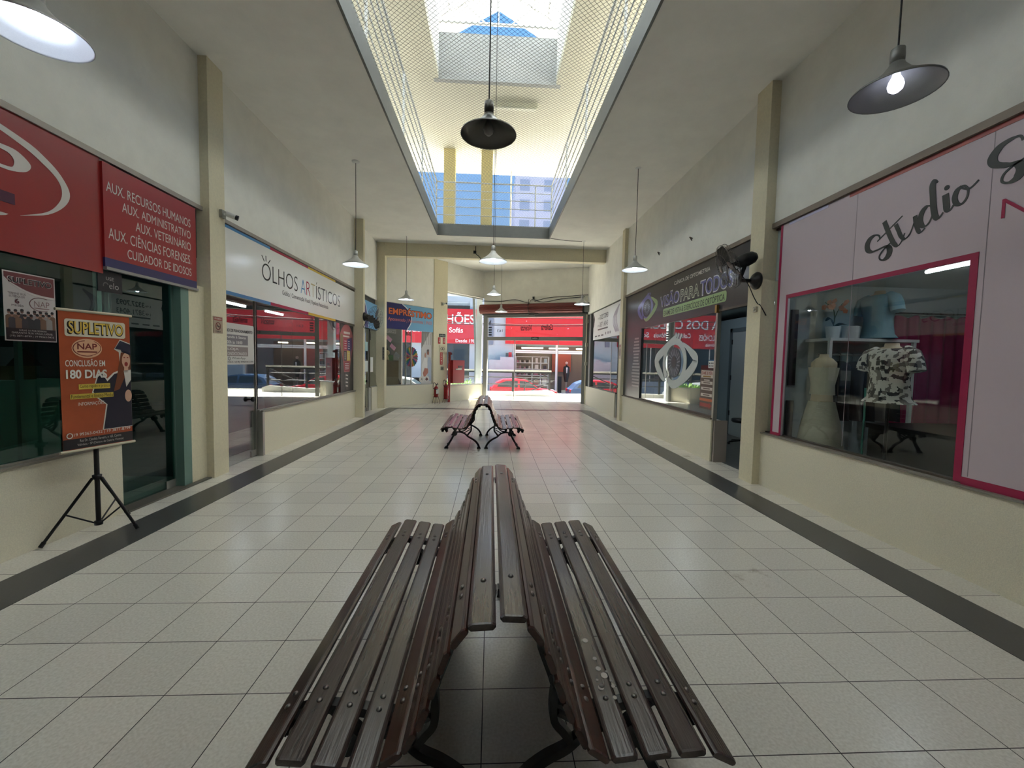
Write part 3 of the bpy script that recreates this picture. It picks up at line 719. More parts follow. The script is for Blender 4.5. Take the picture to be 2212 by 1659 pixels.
# ================================================================== WALL FANS
def make_fan(name, label, mount, wall_n, head, axis, cordpts, R=0.32):
    r = thing(name, label, 'wall fan', mount)
    mount = Vector(mount); head = Vector(head); ax = Vector(axis).normalized(); wn = Vector(wall_n)
    MB().lathe(mount, wn, [(0.0, 0.0), (0.125, 0.0), (0.13, 0.02), (0.10, 0.06), (0.05, 0.085), (0.035, 0.11), (0.0, 0.11)], 24).build('wall_mount', BLACK, r)
    el = mount + wn * 0.26 + Vector((0, 0, 0.0)); mot = head - ax * 0.24
    MB().tube([mount + wn * 0.08, el, el + Vector((0, 0, 0.04)), mot + Vector((0, 0, -0.1)), mot], 0.028, 10).build('arm', BLACK, r)
    MB().lathe(mot - ax * 0.17, ax, [(0.0, 0.0), (0.05, 0.004), (0.085, 0.05), (0.10, 0.13), (0.095, 0.22), (0.06, 0.28), (0.03, 0.30), (0.03, 0.42), (0.0, 0.42)], 20).build('motor_housing', BLACK, r)
    x = ax.orthogonal().normalized(); y = ax.cross(x)
    for k in range(3):
        a = 2 * math.pi * k / 3 + 0.4; d = x * math.cos(a) + y * math.sin(a); tg = ax.cross(d)
        P = []; n = 6
        for i in range(n):
            f = i / (n - 1); rr = 0.04 + f * (R * 0.82); ww = 0.05 + 0.075 * math.sin(math.pi * min(1, f * 0.85 + 0.1))
            P += [head + d * rr + tg * ww + ax * 0.03, head + d * rr - tg * ww * 0.7 - ax * 0.03]
        q = MB(); V = P + [p + ax * 0.004 for p in P]
        Fs = [(2 * i, 2 * i + 1, 2 * i + 3, 2 * i + 2) for i in range(n - 1)] + [(2 * n + 2 * i, 2 * n + 2 * i + 2, 2 * n + 2 * i + 3, 2 * n + 2 * i + 1) for i in range(n - 1)]
        q.add(V, Fs, True); q.build('blade', BLACK, r)
    c = MB()
    for off, rr in ((0.10, 0.05), (0.095, 0.13), (0.075, 0.21), (0.03, R)): c.ring(head + ax * off, ax, rr, 0.003, 32, 5)
    for off, rr in ((-0.10, 0.08), (-0.085, 0.2), (-0.03, R)): c.ring(head + ax * off, ax, rr, 0.003, 32, 5)
    for k in range(24):
        a = 2 * math.pi * k / 24; d = x * math.cos(a) + y * math.sin(a)
        c.tube([head + d * 0.05 + ax * 0.10, head + d * 0.14 + ax * 0.095, head + d * 0.24 + ax * 0.072, head + d * (R * .95) + ax * 0.045, head + d * (R + 0.005), head + d * (R * .95) - ax * 0.045, head + d * 0.2 - ax * 0.085, head + d * 0.08 - ax * 0.10], 0.0024, 5, False)
    c.lathe(head + ax * 0.095, ax, [(0.0, 0.012), (0.05, 0.01), (0.055, 0.0)], 16)
    c.build('wire_guard', mat('guard_wire', (96, 92, 86), 0.45, metal=0.5), r)
    MB().tube(smooth_pts([tuple(p) for p in cordpts], 4), 0.007, 6).build('cord', CORD, r)
    return r
make_fan('wall_fan', 'black wall fan on the cream pillar between studio and clinic', (3.91, 5.97, 3.02), (-1, 0, 0), (3.47, 6.0, 3.22), (-0.88, 0.22, -0.36),
         [(3.62, 6.02, 3.2), (3.68, 5.95, 3.06), (3.76, 5.94, 2.95), (3.84, 5.93, 2.78), (3.89, 5.91, 2.68), (3.905, 5.88, 2.66), (3.93, 5.855, 2.60), (3.99, 5.85, 2.5)], 0.33)
make_fan('wall_fan', 'black wall fan on the slim pillar before the corner shop', (-3.79, 12.47, 2.99), (1, 0, 0), (-3.46, 12.42, 2.93), (0.93, -0.30, -0.15),
         [(-3.62, 12.4, 3.0), (-3.72, 12.38, 2.8), (-3.77, 12.385, 2.66), (-3.60, 12.39, 2.60), (-3.58, 12.40, 2.3)], 0.36)
q = MB().box((3.885, 5.93, 2.56), (3.912, 6.0, 2.64)); q.lathe((3.885, 5.965, 2.6), (-1, 0, 0), [(0.0, 0.012), (0.02, 0.01), (0.024, 0)], 12)
tag(q.build('wall_socket', mat('ivory_plastic', (190, 184, 164), 0.5)), 'small ivory socket under the fan on the clinic pillar', 'socket')

# ================================================================== CAMERAS
def cctv(loc, wn, d, label, m_=WHITEM):
    loc = Vector(loc); wn = Vector(wn).normalized(); d = Vector(d).normalized()
    r = thing('security_camera', label, 'security camera', loc)
    t = wn.cross(Z).normalized()
    F = Frame(loc, t, Z, wn)
    MB().fbox(F, -0.045, -0.055, 0.045, 0.055, 0, 0.04).build('junction_box', mat('grey_plastic', (150, 148, 138), 0.5), r)
    e = loc + wn * 0.10
    MB().tube([loc + wn * 0.04, e, e + Vector((0, 0, 0.01))], 0.014, 8).build('bracket', m_, r)
    MB().lathe(e - d * 0.03, d, [(0.0, 0.0), (0.03, 0.0), (0.036, 0.01), (0.036, 0.12), (0.03, 0.125), (0.0, 0.125)], 16).build('body', m_, r)
    MB().lathe(e + d * 0.09, d, [(0.034, 0.0), (0.037, 0.036), (0.0, 0.038)], 16).build('lens', BLACK, r)
    return r
cctv((-3.93, 6.26, 3.79), (1, 0, 0), (0.75, 0.3, -0.25), 'white bullet camera on the pillar beside the print shop sign')
cctv(FB.p(0.42, 4.05, 0.02), FB.N, (0.9, -0.2, 0.15), 'small camera on the pillar beside the tall street window', mat('old_white', (200, 196, 180), 0.5))
cctv(FG.p(2.35, 4.58, 0.0), FG.N, (0.1, -0.9, -0.3), 'small dark camera over the rolled red shutter', STEELG)

# ================================================================== ROLLER SHUTTER over the gate
r = thing('roller_shutter', 'rolled up dark red roller shutter over the street gate', 'roller shutter', FG.p(2.25, 4.1, 0.15))
q = MB(); ax = FG.U; c0 = FG.p(-0.1, 4.10, 0.16); n = 40
prof = []
V = []
for (l) in (0.0, 4.66):
    for j in range(n):
        a = 2 * math.pi * j / n; rr = 0.215 - (0.016 if j % 4 == 0 else 0.0)
        V.append(c0 + ax * l + FG.N * rr * math.cos(a) + Z * rr * math.sin(a))
q.add(V, [(j, (j + 1) % n, n + (j + 1) % n, n + j) for j in range(n)] + [tuple(range(n - 1, -1, -1)), tuple(range(n, 2 * n))])
q.build('rolled_curtain', mat('shutter_red', (104, 40, 36), 0.42, metal=0.2), r)
q = MB(); q.ring(FG.p(2.2, 4.10, 0.16), ax, 0.225, 0.012, 32, 6); q.tube([FG.p(2.2, 4.26, 0.34), FG.p(2.19, 4.42, 0.24), FG.p(2.2, 4.5, 0.22)], 0.012, 6); q.build('strap', BLACK, r)
q = MB(); q.fbox(FG, 4.56, 3.86, 4.62, 4.32, 0.02, 0.34); q.build('end_bracket', BLACK, r)
q = MB(); q.fbox(FG, 4.63, 3.9, 4.83, 4.28, 0.0, 0.26); q.build('motor_box', STEELG, r)
q = MB(); q.fbox(FG, 0.0, 3.83, 2.6, 3.9, 0.06, 0.2); q.fbox(FG, 2.2, 3.80, 2.45, 3.9, 0.06, 0.22); q.build('bottom_bar', mat('dark_grey_steel', (78, 76, 72), 0.5), r)
def cable(name, pts, rad, label, m_=CORD):
    o = MB().tube(smooth_pts(pts, 5), rad, 5).build(name, m_); tag(o, label, 'cable'); return o
cable('cable', [tuple(FG.p(*p)) for p in ((-0.1, 4.5, 0.02), (0.8, 4.46, 0.02), (1.5, 4.52, 0.02), (2.1, 4.36, 0.06), (2.3, 4.5, 0.04), (2.8, 4.38, 0.03), (3.6, 4.5, 0.02), (4.6, 4.56, 0.02))], 0.012, 'black cable drooping along the wall over the rolled shutter')
cable('cable', [tuple(FG.p(*p)) for p in ((2.4, 4.42, 0.02), (3.0, 4.56, 0.02), (3.8, 4.6, 0.02), (4.7, 4.64, 0.02), (4.78, 4.6, 0.02), (4.79, 4.3, 0.02), (4.79, 3.9, 0.06))], 0.011, 'second black cable looping over the shutter and down beside the gate post')
q = MB().ball(FG.p(4.8, 4.24, 0.1), 0.07, 14, 8); q.tube([FG.p(4.8, 4.24, 0.0), FG.p(4.8, 4.24, 0.05)], 0.03, 8)
tag(q.build('siren', BLACK), 'round black siren on the wall beside the shutter end', 'siren')
q = MB().box((0, 0, 0), (0, 0, 0)); q = MB(); q.tube([(4.0, 17.3, 0.02), (4.0, 17.3, 3.8)], 0.022, 8); tag(q.build('conduit', PILL), 'cream conduit pipe running up beside the gate post', 'pipe')
for z, lab in ((3.5, 'upper small ivory switch box on the conduit beside the gate'), (2.52, 'middle small ivory switch box on the conduit beside the gate'), (1.72, 'lower small ivory switch box on the conduit beside the gate')):
    q = MB().box((3.95, 17.2, z - 0.07), (4.05, 17.29, z + 0.08)); o = q.build('switch_box', mat('ivory_plastic', (190, 184, 164), 0.5)); tag(o, lab, 'switch box', 'switch boxes on the conduit')
cable('cable', [(-0.62, 14.77, 5.78), (-0.62, 14.76, 5.6), (-0.6, 14.755, 5.5), (-0.5, 14.75, 5.42), (-0.42, 14.75, 5.3), (-0.47, 14.75, 5.2)], 0.012, 'loose black wire end hanging from the cream beam')
q = MB().box((-0.7, 14.74, 5.52), (-0.6, 14.79, 5.62)); tag(q.build('junction_box', BLACK), 'small black junction box on the face of the cream beam', 'junction box')
cable('cable', [(1.84, 13.6, 5.80), (2.2, 13.7, 5.79), (2.6, 13.8, 5.795), (2.95, 13.82, 5.80)], 0.008, 'thin wire across the ceiling to the lamp before the gate shutter')
for p, lab in (((4.05, 9.95, 4.45), 'small rusty wire hook on the plaster over the clinic emblem'), ((4.05, 8.33, 4.33), 'small rusty wire hook on the plaster over the clinic lettering')):
    p = Vector(p); o = MB().tube(smooth_pts([tuple(p), tuple(p + Vector((-.05, .02, .03))), tuple(p + Vector((-.07, -.04, .0))), tuple(p + Vector((-.05, -.07, -.06)))], 4), 0.012, 6).build('wall_hook', mat('rusty_wire', (86, 74, 62), 0.7)); tag(o, lab, 'hook')

# ================================================================== SAFETY NET and railings
q = MB(); step = 0.075; zn = 6.13
def wire(a, b):
    a = Vector(a); b = Vector(b); d = (b - a).normalized(); s_ = d.cross(Z) * 0.0027; u_ = Vector((0, 0, 0.0027))
    q.add([a + s_, a + u_, a - s_ , a - u_, b + s_, b + u_, b - s_, b - u_], [(0, 1, 5, 4), (1, 2, 6, 5), (2, 3, 7, 6), (3, 0, 4, 7)])
NL = OY1 - OY0; NWd = OX1 - OX0; asp = 1.05
k = -int(NL / step) - 1
c = OX0 - NL * asp
while c < OX1:
    for sg in (1, -1):
        # line x = c + asp*(y-OY0) (or mirrored)
        ya = max(0.0, (OX0 - c) / asp); yb = min(NL, (OX1 - c) / asp)
        if yb - ya > 0.02:
            xa, xb = c + asp * ya, c + asp * yb
            if sg < 0: xa, xb = OX0 + OX1 - xa, OX0 + OX1 - xb
            wire((xa, OY0 + ya, zn + 0.002 * sg), (xb, OY0 + yb, zn + 0.002 * sg))
    c += step
tag(q.build('safety_net', mat('net_wire', (118, 116, 106), 0.5)), 'diamond mesh safety net stretched over the ceiling opening', 'safety net')
def railing(name, label, P, Q, posts, outs):
    r = thing(name, label, 'railing', P)
    P = Vector(P); Q = Vector(Q); d = (Q - P)
    for f in posts:
        c = P + d * f
        MB().tube([c, c + Vector((0, 0, 1.36))], 0.022, 8).build('post', WHITEM, r)
    for z, rr in ((1.36, 0.024), (1.10, 0.014), (0.84, 0.014), (0.58, 0.014), (0.32, 0.014)):
        MB().tube([P + Vector((0, 0, z)), Q + Vector((0, 0, z))], rr, 8).build('rail', WHITEM, r)
    return r
railing('gallery_railing', 'white metal gallery railing over the school and print shop side', (OX0 - 0.03, OY0, ZU), (OX0 - 0.03, OY1 + 0.06, ZU), [(y - OY0) / (OY1 + .06 - OY0) for y in (4.0, 6.2, 8.7, 10.95, 13.66)], 0)
railing('gallery_railing', 'white metal gallery railing over the clinic and studio side', (OX1 + 0.03, OY0, ZU), (OX1 + 0.03, OY1 + 0.06, ZU), [(y - OY0) / (OY1 + .06 - OY0) for y in (4.0, 6.2, 8.7, 10.95, 13.66)], 0)
railing('gallery_railing', 'white metal gallery railing across the far end before the open sky', (OX0 - 0.03, OY1 + 0.06, ZU), (OX1 + 0.03, OY1 + 0.06, ZU), [0.16, 0.86], 0)
q = MB(); q.tube([(0.62, 15.7, ZU), (0.62, 15.7, 8.8)], 0.03, 8); tag(q.build('drain_pipe', WHITEM), 'thin white pipe standing in the far opening of the gallery', 'pipe')
q = MB(); q.tube([(1.5, 7.2, ZU), (1.5, 7.2, 8.8)], 0.001, 3)
# fluorescent fitting on the gallery ceiling
r = thing('fluorescent_fitting', 'long pale fluorescent fitting on the upper gallery ceiling', 'light fitting', (0.52, 11.68, 8.8))
MB().box((-0.10, 11.60, 8.70), (1.14, 11.76, 8.80)).build('housing', mat('pale_fitting', (214, 212, 188), 0.5), r)
MB().box((-0.06, 11.62, 8.665), (1.10, 11.74, 8.70)).build('diffuser', mat('pale_diffuser', (222, 222, 200), 0.4), r)

# ================================================================== TRIPOD BANNER
r = thing('tripod_banner', 'orange graduation banner hanging on a black tripod stand by the school', 'banner stand', (-3.82, 4.15, 0))
pc = Vector((-3.82, 4.15, 0))
q = MB(); q.tube([pc + Vector((0, 0, 0.09)), pc + Vector((0, 0, 0.90))], 0.02, 10); q.tube([pc + Vector((0, 0, 0.80)), pc + Vector((0, 0, 2.16))], 0.013, 10); q.build('pole', BLACK, r)
q = MB()
for z in (0.53, 0.84): q.lathe(pc + Vector((0, 0, z)), Z, [(0.0, 0.0), (0.034, 0.0), (0.036, 0.04), (0.0, 0.045)], 14)
q.tube([pc + Vector((0, 0.02, 0.86)), pc + Vector((0.02, 0.08, 0.86))], 0.012, 8); q.build('collar', BLACK, r)
hub = pc + Vector((0, 0, 0.095))
for fx, fy in ((-3.985, 3.78), (-3.505, 4.21), (-3.92, 4.60)):
    f = Vector((fx, fy, 0.012)); d = (f - pc); d.z = 0; d.normalize()
    top = pc + d * 0.035 + Vector((0, 0, 0.545))
    lg = MB().tube([top, f], 0.013, 8).build('leg', BLACK, r)
    MB().tube([f - (f - top).normalized() * 0.05, f], 0.018, 8).build('rubber_foot', BLACK, lg)
    mid = top + (f - top) * 0.55
    MB().tube([hub + d * 0.02, mid], 0.008, 6).build('brace', BLACK, r)
q = MB().lathe(hub - Vector((0, 0, 0.02)), Z, [(0.0, 0.0), (0.032, 0.0), (0.032, 0.04), (0.0, 0.04)], 12); q.build('hub', BLACK, r)
FT = Frame((-3.80, 3.80, 0.865), (0.14, 0.535, 0), (-0.0, 0, 1))
BW, BH = 0.555, 1.265
BAN = mat('banner_orange', (172, 82, 50), 0.3, var=0.12, vscale=3)
q = MB().fbox(FT, 0, 0, BW, BH, 0.03, 0.034); sheet = q.build('banner_sheet', BAN, r)
q = MB(); q.tube([FT.p(-0.02, BH, 0.032), FT.p(BW + 0.02, BH, 0.032)], 0.013, 8); q.build('banner_rod', mat('ivory_rod', (205, 196, 170), 0.5), r); q = MB(); q.tube([FT.p(-0.02, 0, 0.032), FT.p(BW + 0.02, 0, 0.032)], 0.013, 8); q.build('banner_rod', mat('ivory_rod', (205, 196, 170), 0.5), r)
def sub(par, part, rgb, fn, rough=0.4):
    mb = MB(); fn(mb); o = mb.build(part, ink(rgb, rough), par); return o
def rrect(u0, v0, u1, v1, rr, k=4):
    P = []
    for cu, cv, a0 in ((u1 - rr, v1 - rr, 0), (u0 + rr, v1 - rr, 90), (u0 + rr, v0 + rr, 180), (u1 - rr, v0 + rr, 270)):
        for i in range(k + 1):
            a = math.radians(a0 + 90 * i / k); P.append((cu + rr * math.cos(a), cv + rr * math.sin(a)))
    return P
def ell(cu, cv, ru, rv, a0=0, a1=360, k=32):
    return [(cu + ru * math.cos(math.radians(a0 + (a1 - a0) * i / k)), cv + rv * math.sin(math.radians(a0 + (a1 - a0) * i / k))) for i in range(k + 1)]
n0 = 0.035
sub(sheet, 'title_plate', (214, 206, 186), lambda b: b.prism(FT, rrect(0.04, 1.035, 0.515, 1.19, 0.02), n0, n0 + 0.001))
sub(sheet, 'lettering', (40, 26, 22), lambda b: (b.text(FT, 'SUPLETIVO', 0.056, 1.052, 0.498, 1.172, n0 + 0.001, bold=0.055)))
sub(sheet, 'lettering', (226, 190, 84), lambda b: (b.text(FT, 'SUPLETIVO', 0.068, 1.062, 0.492, 1.17, n0 + 0.003, bold=0.012)))
sub(sheet, 'emblem', (226, 176, 140), lambda b: b.disc(FT, 0.20, 0.93, 0.115, 0.088, n0, n0 + 0.001))
sub(sheet, 'emblem_text', (120, 34, 30), lambda b: (b.text(FT, 'NAP', 0.125, 0.92, 0.275, 0.975, n0 + 0.002, bold=0.02), b.fbox(FT, 0.125, 0.893, 0.275, 0.903, n0 + 0.001, n0 + 0.003),
    b.stroke(FT, ell(0.2, 0.93, 0.105, 0.07, 100, 290), 0.006, n0 + 0.001, n0 + 0.003), b.stroke(FT, ell(0.2, 0.935, 0.105, 0.07, -70, 60), 0.004, n0 + 0.001, n0 + 0.003)))
def wlet(b):
    b.text(FT, 'CONCLUSÃO EM', 0.035, 0.765, 0.335, 0.835, n0 + 0.002, bold=0.01)
    b.text(FT, '180 DIAS', 0.035, 0.655, 0.345, 0.735, n0 + 0.006, bold=0.03)
    b.text(FT, 'INFORMAÇÕES', 0.115, 0.40, 0.315, 0.445, n0 + 0.006)
    b.text(FT, '19 99363-0432 | 19 3871-8799', 0.075, 0.125, 0.53, 0.16, n0 + 0.006)
    b.stroke(FT, ell(0.045, 0.143, 0.02, 0.022), 0.006, n0 + 0.004, n0 + 0.007)
sub(sheet, 'lettering', (226, 222, 214), wlet)
# graduate printed on the banner
sub(sheet, 'portrait_outline', (224, 218, 208), lambda b: b.prism(FT, [(0.30, 0.16), (0.335, 0.40), (0.27, 0.46), (0.225, 0.52), (0.27, 0.68), (0.31, 0.715), (0.35, 0.645), (0.40, 0.70), (0.46, 0.73), (0.455, 0.90), (0.415, 0.93), (0.465, 1.025), (0.554, 0.99), (0.554, 0.16)], n0, n0 + 0.001))
sub(sheet, 'portrait_gown', (40, 36, 50), lambda b: b.prism(FT, [(0.31, 0.165), (0.345, 0.40), (0.28, 0.465), (0.235, 0.525), (0.275, 0.665), (0.31, 0.695), (0.35, 0.62), (0.41, 0.69), (0.553, 0.735), (0.553, 0.165)], n0 + 0.001, n0 + 0.002))
sub(sheet, 'portrait_hair', (120, 66, 42), lambda b: b.prism(FT, [(0.47, 0.90), (0.455, 0.80), (0.43, 0.66), (0.40, 0.52), (0.45, 0.54), (0.50, 0.66), (0.553, 0.66), (0.553, 0.9)], n0 + 0.002, n0 + 0.003))
sub(sheet, 'portrait_face', (214, 170, 144), lambda b: (b.disc(FT, 0.513, 0.82, 0.036, 0.075, n0 + 0.003, n0 + 0.004), b.disc(FT, 0.525, 0.47, 0.03, 0.06, n0 + 0.003, n0 + 0.004), b.fbox(FT, 0.495, 0.70, 0.53, 0.76, n0 + 0.003, n0 + 0.004)))
sub(sheet, 'portrait_mouth', (150, 50, 44), lambda b: (b.disc(FT, 0.513, 0.785, 0.015, 0.022, n0 + 0.004, n0 + 0.005), b.disc(FT, 0.498, 0.85, 0.007, 0.005, n0 + 0.004, n0 + 0.005), b.disc(FT, 0.527, 0.85, 0.007, 0.005, n0 + 0.004, n0 + 0.005)))
sub(sheet, 'portrait_cap', (44, 42, 58), lambda b: b.prism(FT, [(0.42, 0.935), (0.465, 1.015), (0.553, 0.98), (0.553, 0.875), (0.475, 0.905), (0.47, 0.925)], n0 + 0.004, n0 + 0.005))
sub(sheet, 'portrait_collar', (206, 200, 192), lambda b: b.prism(FT, [(0.49, 0.72), (0.553, 0.73), (0.553, 0.63), (0.51, 0.56)], n0 + 0.002, n0 + 0.004))
sub(sheet, 'yellow_strip', (208, 182, 74), lambda b: (b.fbox(FT, 0.125, 0.555, 0.37, 0.603, n0 + 0.003, n0 + 0.004), b.fbox(FT, 0.06, 0.47, 0.395, 0.515, n0 + 0.003, n0 + 0.004)))
sub(sheet, 'lettering', (36, 30, 26), lambda b: (b.text(FT, 'Curso rápido e prático', 0.132, 0.562, 0.365, 0.598, n0 + 0.005), b.text(FT, 'Fundamental e Ensino Médio', 0.066, 0.477, 0.39, 0.509, n0 + 0.005)))
sub(sheet, 'address_strip', (40, 34, 38), lambda b: b.fbox(FT, 0.0, 0.018, BW, 0.11, n0, n0 + 0.001))
sub(sheet, 'lettering', (196, 190, 184), lambda b: (b.text(FT, 'Rua Dr. Cândida Ferreira, n 163, Centro', 0.12, 0.072, 0.45, 0.1, n0 + 0.002), b.text(FT, 'Valinhos - SP (Dentro da Galeria Vicenza)', 0.1, 0.035, 0.47, 0.062, n0 + 0.002)))

# ================================================================== SIGNS
def RY(*ys): return [-y for y in ys]
# --- school sign (red) and course panel
S = Sign('school_sign', 'big red school sign with a white oval emblem and huge letter', 'sign', FL, (-4.05, 3.0, 3.2))
S.rect('panel', (150, 40, 36), -1.2, 2.58, 4.53, 3.745, 0.0, 0.012)
def oval(side):  # crescent arc
    return None
out = smooth_pts([(2.2, 3.50), (2.9, 3.64), (3.45, 3.64), (3.84, 3.568), (4.0, 3.50), (4.134, 3.40), (4.213, 3.263), (4.166, 3.131), (4.012, 2.998), (3.788, 2.912)], 5)
inn = smooth_pts([(2.2, 3.50), (2.9, 3.61), (3.45, 3.60), (3.81, 3.516), (3.99, 3.432), (4.105, 3.346), (4.142, 3.249), (4.11, 3.138), (4.0, 3.015), (3.788, 2.914)], 5)
for i in range(len(out) - 1): S.poly('emblem', (214, 206, 198), [out[i], inn[i], inn[i + 1], out[i + 1]], 0.013, 0.0145)
S.poly('emblem', (214, 206, 198), smooth_pts([(2.4, 2.78), (2.9, 2.74), (3.4, 2.80), (3.70, 2.895), (3.3, 2.86), (2.9, 2.83)], 4), 0.013, 0.0145)
# letter with a big bowl
S.poly('emblem', (214, 206, 198), [(3.18, 3.45), (3.67, 3.45), (3.67, 3.41), (3.36, 3.41), (3.36, 3.285), (3.67, 3.285), (3.67, 3.258), (3.36, 3.258), (3.36, 2.98), (3.42, 2.96), (3.42, 2.94), (3.14, 2.94), (3.14, 2.96), (3.2, 2.98), (3.2, 3.43)], 0.013, 0.0145)
bo = smooth_pts([(3.67, 3.45), (3.775, 3.447), (3.86, 3.40), (3.885, 3.355), (3.84, 3.297), (3.74, 3.263), (3.67, 3.258)], 5)
bi = smooth_pts([(3.67, 3.41), (3.72, 3.40), (3.752, 3.37), (3.758, 3.338), (3.745, 3.30), (3.713, 3.288), (3.67, 3.285)], 5)
for i in range(len(bo) - 1): S.poly('emblem', (214, 206, 198), [bo[i], bi[i], bi[i + 1], bo[i + 1]], 0.013, 0.0145)
S.rect('emblem_bar', (74, 24, 52), 2.4, 2.985, 3.75, 3.075, 0.013, 0.0145)
S.done(0.3)
S = Sign('course_sign', 'red course list sign with white lettering and a blue foot strip', 'sign', FL, (-4.05, 5.2, 3.2))
S.rect('panel', (158, 36, 36), 4.53, 2.75, 5.86, 3.72, 0.0, 0.035)
S.rect('blue_strip', (42, 40, 92), 4.53, 2.655, 5.86, 2.75, 0.0, 0.035)
for tx, a, z0, z1 in (('AUX. RECURSOS HUMANOS', 4.565, 3.435, 3.54), ('AUX. ADMINISTRATIVO', 4.745, 3.285, 3.385), ('AUX. VETERINÁRIO', 4.91, 3.13, 3.262), ('AUX. CIÊNCIAS FORENSES.', 4.575, 2.955, 3.098), ('CUIDADOR DE IDOSOS', 4.795, 2.80, 2.90)):
    S.text((214, 206, 200), tx, a, z0, 5.76, z1, 0.036, bold=0.0)
S.rect('edge_rail', (150, 148, 142), 4.53, 2.625, 5.87, 2.655, -0.0, 0.05)
S.done(0.3)
# --- print shop sign
S = Sign('print_shop_sign', 'long white print shop sign with blue, pink and yellow border strips', 'sign', FL, (-4.05, 9.4, 3.2))
S.rect('panel', (234, 233, 228), 6.36, 2.69, 12.38, 3.735, 0.0, 0.012)
for a, b, c in ((6.36, 7.777, (72, 128, 178)), (7.777, 9.326, (166, 36, 70)), (9.326, 10.9, (214, 178, 62)), (10.9, 12.38, (36, 34, 30))):
    S.rect('border_strip', c, a, 3.69, b, 3.735, 0.012, 0.0135); S.rect('border_strip', c, a, 2.69, b, 2.745, 0.012, 0.0135)
K = (30, 26, 28)
S.text(K, 'OLHOS', 7.50, 3.105, 8.83, 3.405, 0.013, bold=-0.012)
S.text((72, 128, 178), 'A', 8.965, 3.105, 9.19, 3.40, 0.013, bold=-0.012)
S.text((166, 36, 70), 'R', 9.235, 3.105, 9.43, 3.40, 0.013, bold=-0.012)
S.text((190, 172, 132), 'T', 9.46, 3.105, 9.67, 3.40, 0.013, bold=-0.012)
S.text(K, 'ÍSTICOS', 9.73, 3.10, 11.22, 3.475, 0.013, bold=-0.012)
for p in ([(7.50, 3.52), (7.58, 3.43)], [(7.63, 3.54), (7.635, 3.44)], [(7.78, 3.50), (7.70, 3.42)]): S.stroke('lash', K, p, 0.018, 0.013)
S.text(K, 'Gráfica | Comunicação Visual | Papelaria Personalizada', 8.2, 2.92, 10.42, 3.035, 0.013)
S.done(0.25)
# --- corner shop sign (blue)
S = Sign('corner_shop_sign', 'blue corner shop sign behind the wall fan with thin line drawing', 'sign', FL, (-4.05, 13.7, 3.2))
S.rect('panel', (98, 160, 200), 12.57, 2.75, 14.77, 3.62, 0.0, 0.012)
S.poly('dark_field', (44, 44, 104), [(12.57, 2.75), (13.75, 2.75), (13.72, 3.0), (13.55, 3.35), (13.3, 3.62), (12.57, 3.62)], 0.012, 0.0135)
S.stroke('white_line', (220, 230, 236), smooth_pts([(13.75, 2.75), (13.72, 3.0), (13.55, 3.35), (13.3, 3.62)], 4), 0.04, 0.0135)
S.stroke('line_drawing', (40, 70, 120), [(13.72, 3.2), (13.9, 3.32), (14.05, 3.26), (14.25, 3.42), (14.3, 3.34), (14.42, 3.40)], 0.022, 0.0135)
S.text((214, 226, 236), 'ED', 13.05, 2.98, 13.4, 3.2, 0.0145)
S.done(0.3)
# --- loans shop sign
S = Sign('loans_sign', 'navy and sky blue loans sign with orange heading letters', 'sign', FE, FE.p(1.2, 3.3, 0))
S.rect('panel', (120, 176, 212), 0.05, 2.86, LE - 0.06, 3.80, 0.0, 0.014)
arc = smooth_pts([(0.80, 3.80), (1.02, 3.66), (1.19, 3.44), (1.24, 3.3), (1.19, 3.1), (1.02, 2.86)], 5)
S.poly('dark_field', (34, 38, 100), [(0.05, 2.86)] + arc[::-1] + [(0.05, 3.80)], 0.014, 0.0155)
S.stroke('white_arc', (226, 232, 236), arc, 0.035, 0.0155)
S.text((60, 24, 40), 'EMPRÉSTIMO', 0.17, 3.37, 2.26, 3.69, 0.017, bold=0.05)
S.text((226, 112, 64), 'EMPRÉSTIMO', 0.19, 3.385, 2.24, 3.67, 0.019, bold=0.02)
S.text((222, 120, 104), 'Aposentado | Pensionista | INSS', 0.15, 3.12, 2.26, 3.28, 0.018, shear=0.15)
S.done(0.35)
S = Sign('couple_poster', 'glossy window poster of a white clothed couple beside the fire signs', 'poster', FE, FE.p(2.0, 1.7, 0))
S.rect('panel', (206, 202, 200), 1.78, 0.80, LE - 0.08, 2.86, -0.034, -0.031)
S.poly('dark_corner', (140, 136, 132), [(1.78, 2.86), (1.78, 2.2), (1.95, 2.45), (2.2, 2.86)], -0.031, -0.03)
for u in (1.9, 2.02, 2.14, 2.24): S.stroke('leaf_streak', (168, 164, 160), [(u, 2.8), (u + 0.02, 2.35)], 0.025, -0.0305)
S.poly('white_shirt', (226, 224, 222), [(1.80, 1.0), (1.82, 1.55), (1.93, 1.83), (2.06, 1.82), (2.12, 1.45), (2.12, 1.0)], -0.031, -0.0295)
S.poly('blue_shirt', (168, 178, 196), [(2.08, 0.9), (2.1, 1.7), (2.14, 1.86), (2.25, 1.84), (2.30, 1.6), (2.30, 0.9)], -0.031, -0.0293)
S.disc('face', (196, 150, 130), 1.98, 1.93, 0.05, 0.09, -0.030, -0.028); S.disc('face', (150, 100, 84), 2.12, 2.04, 0.055, 0.10, -0.030, -0.028)
S.disc('grey_hair', (196, 190, 186), 1.97, 2.0, 0.055, 0.06, -0.0295, -0.0285); S.disc('dark_hair', (110, 96, 92), 2.12, 2.12, 0.055, 0.05, -0.0295, -0.0275)
S.poly('arm', (176, 110, 94), [(1.86, 1.22), (1.95, 1.42), (2.12, 1.4), (2.14, 1.25), (2.0, 1.08), (1.9, 1.08)], -0.03, -0.027)
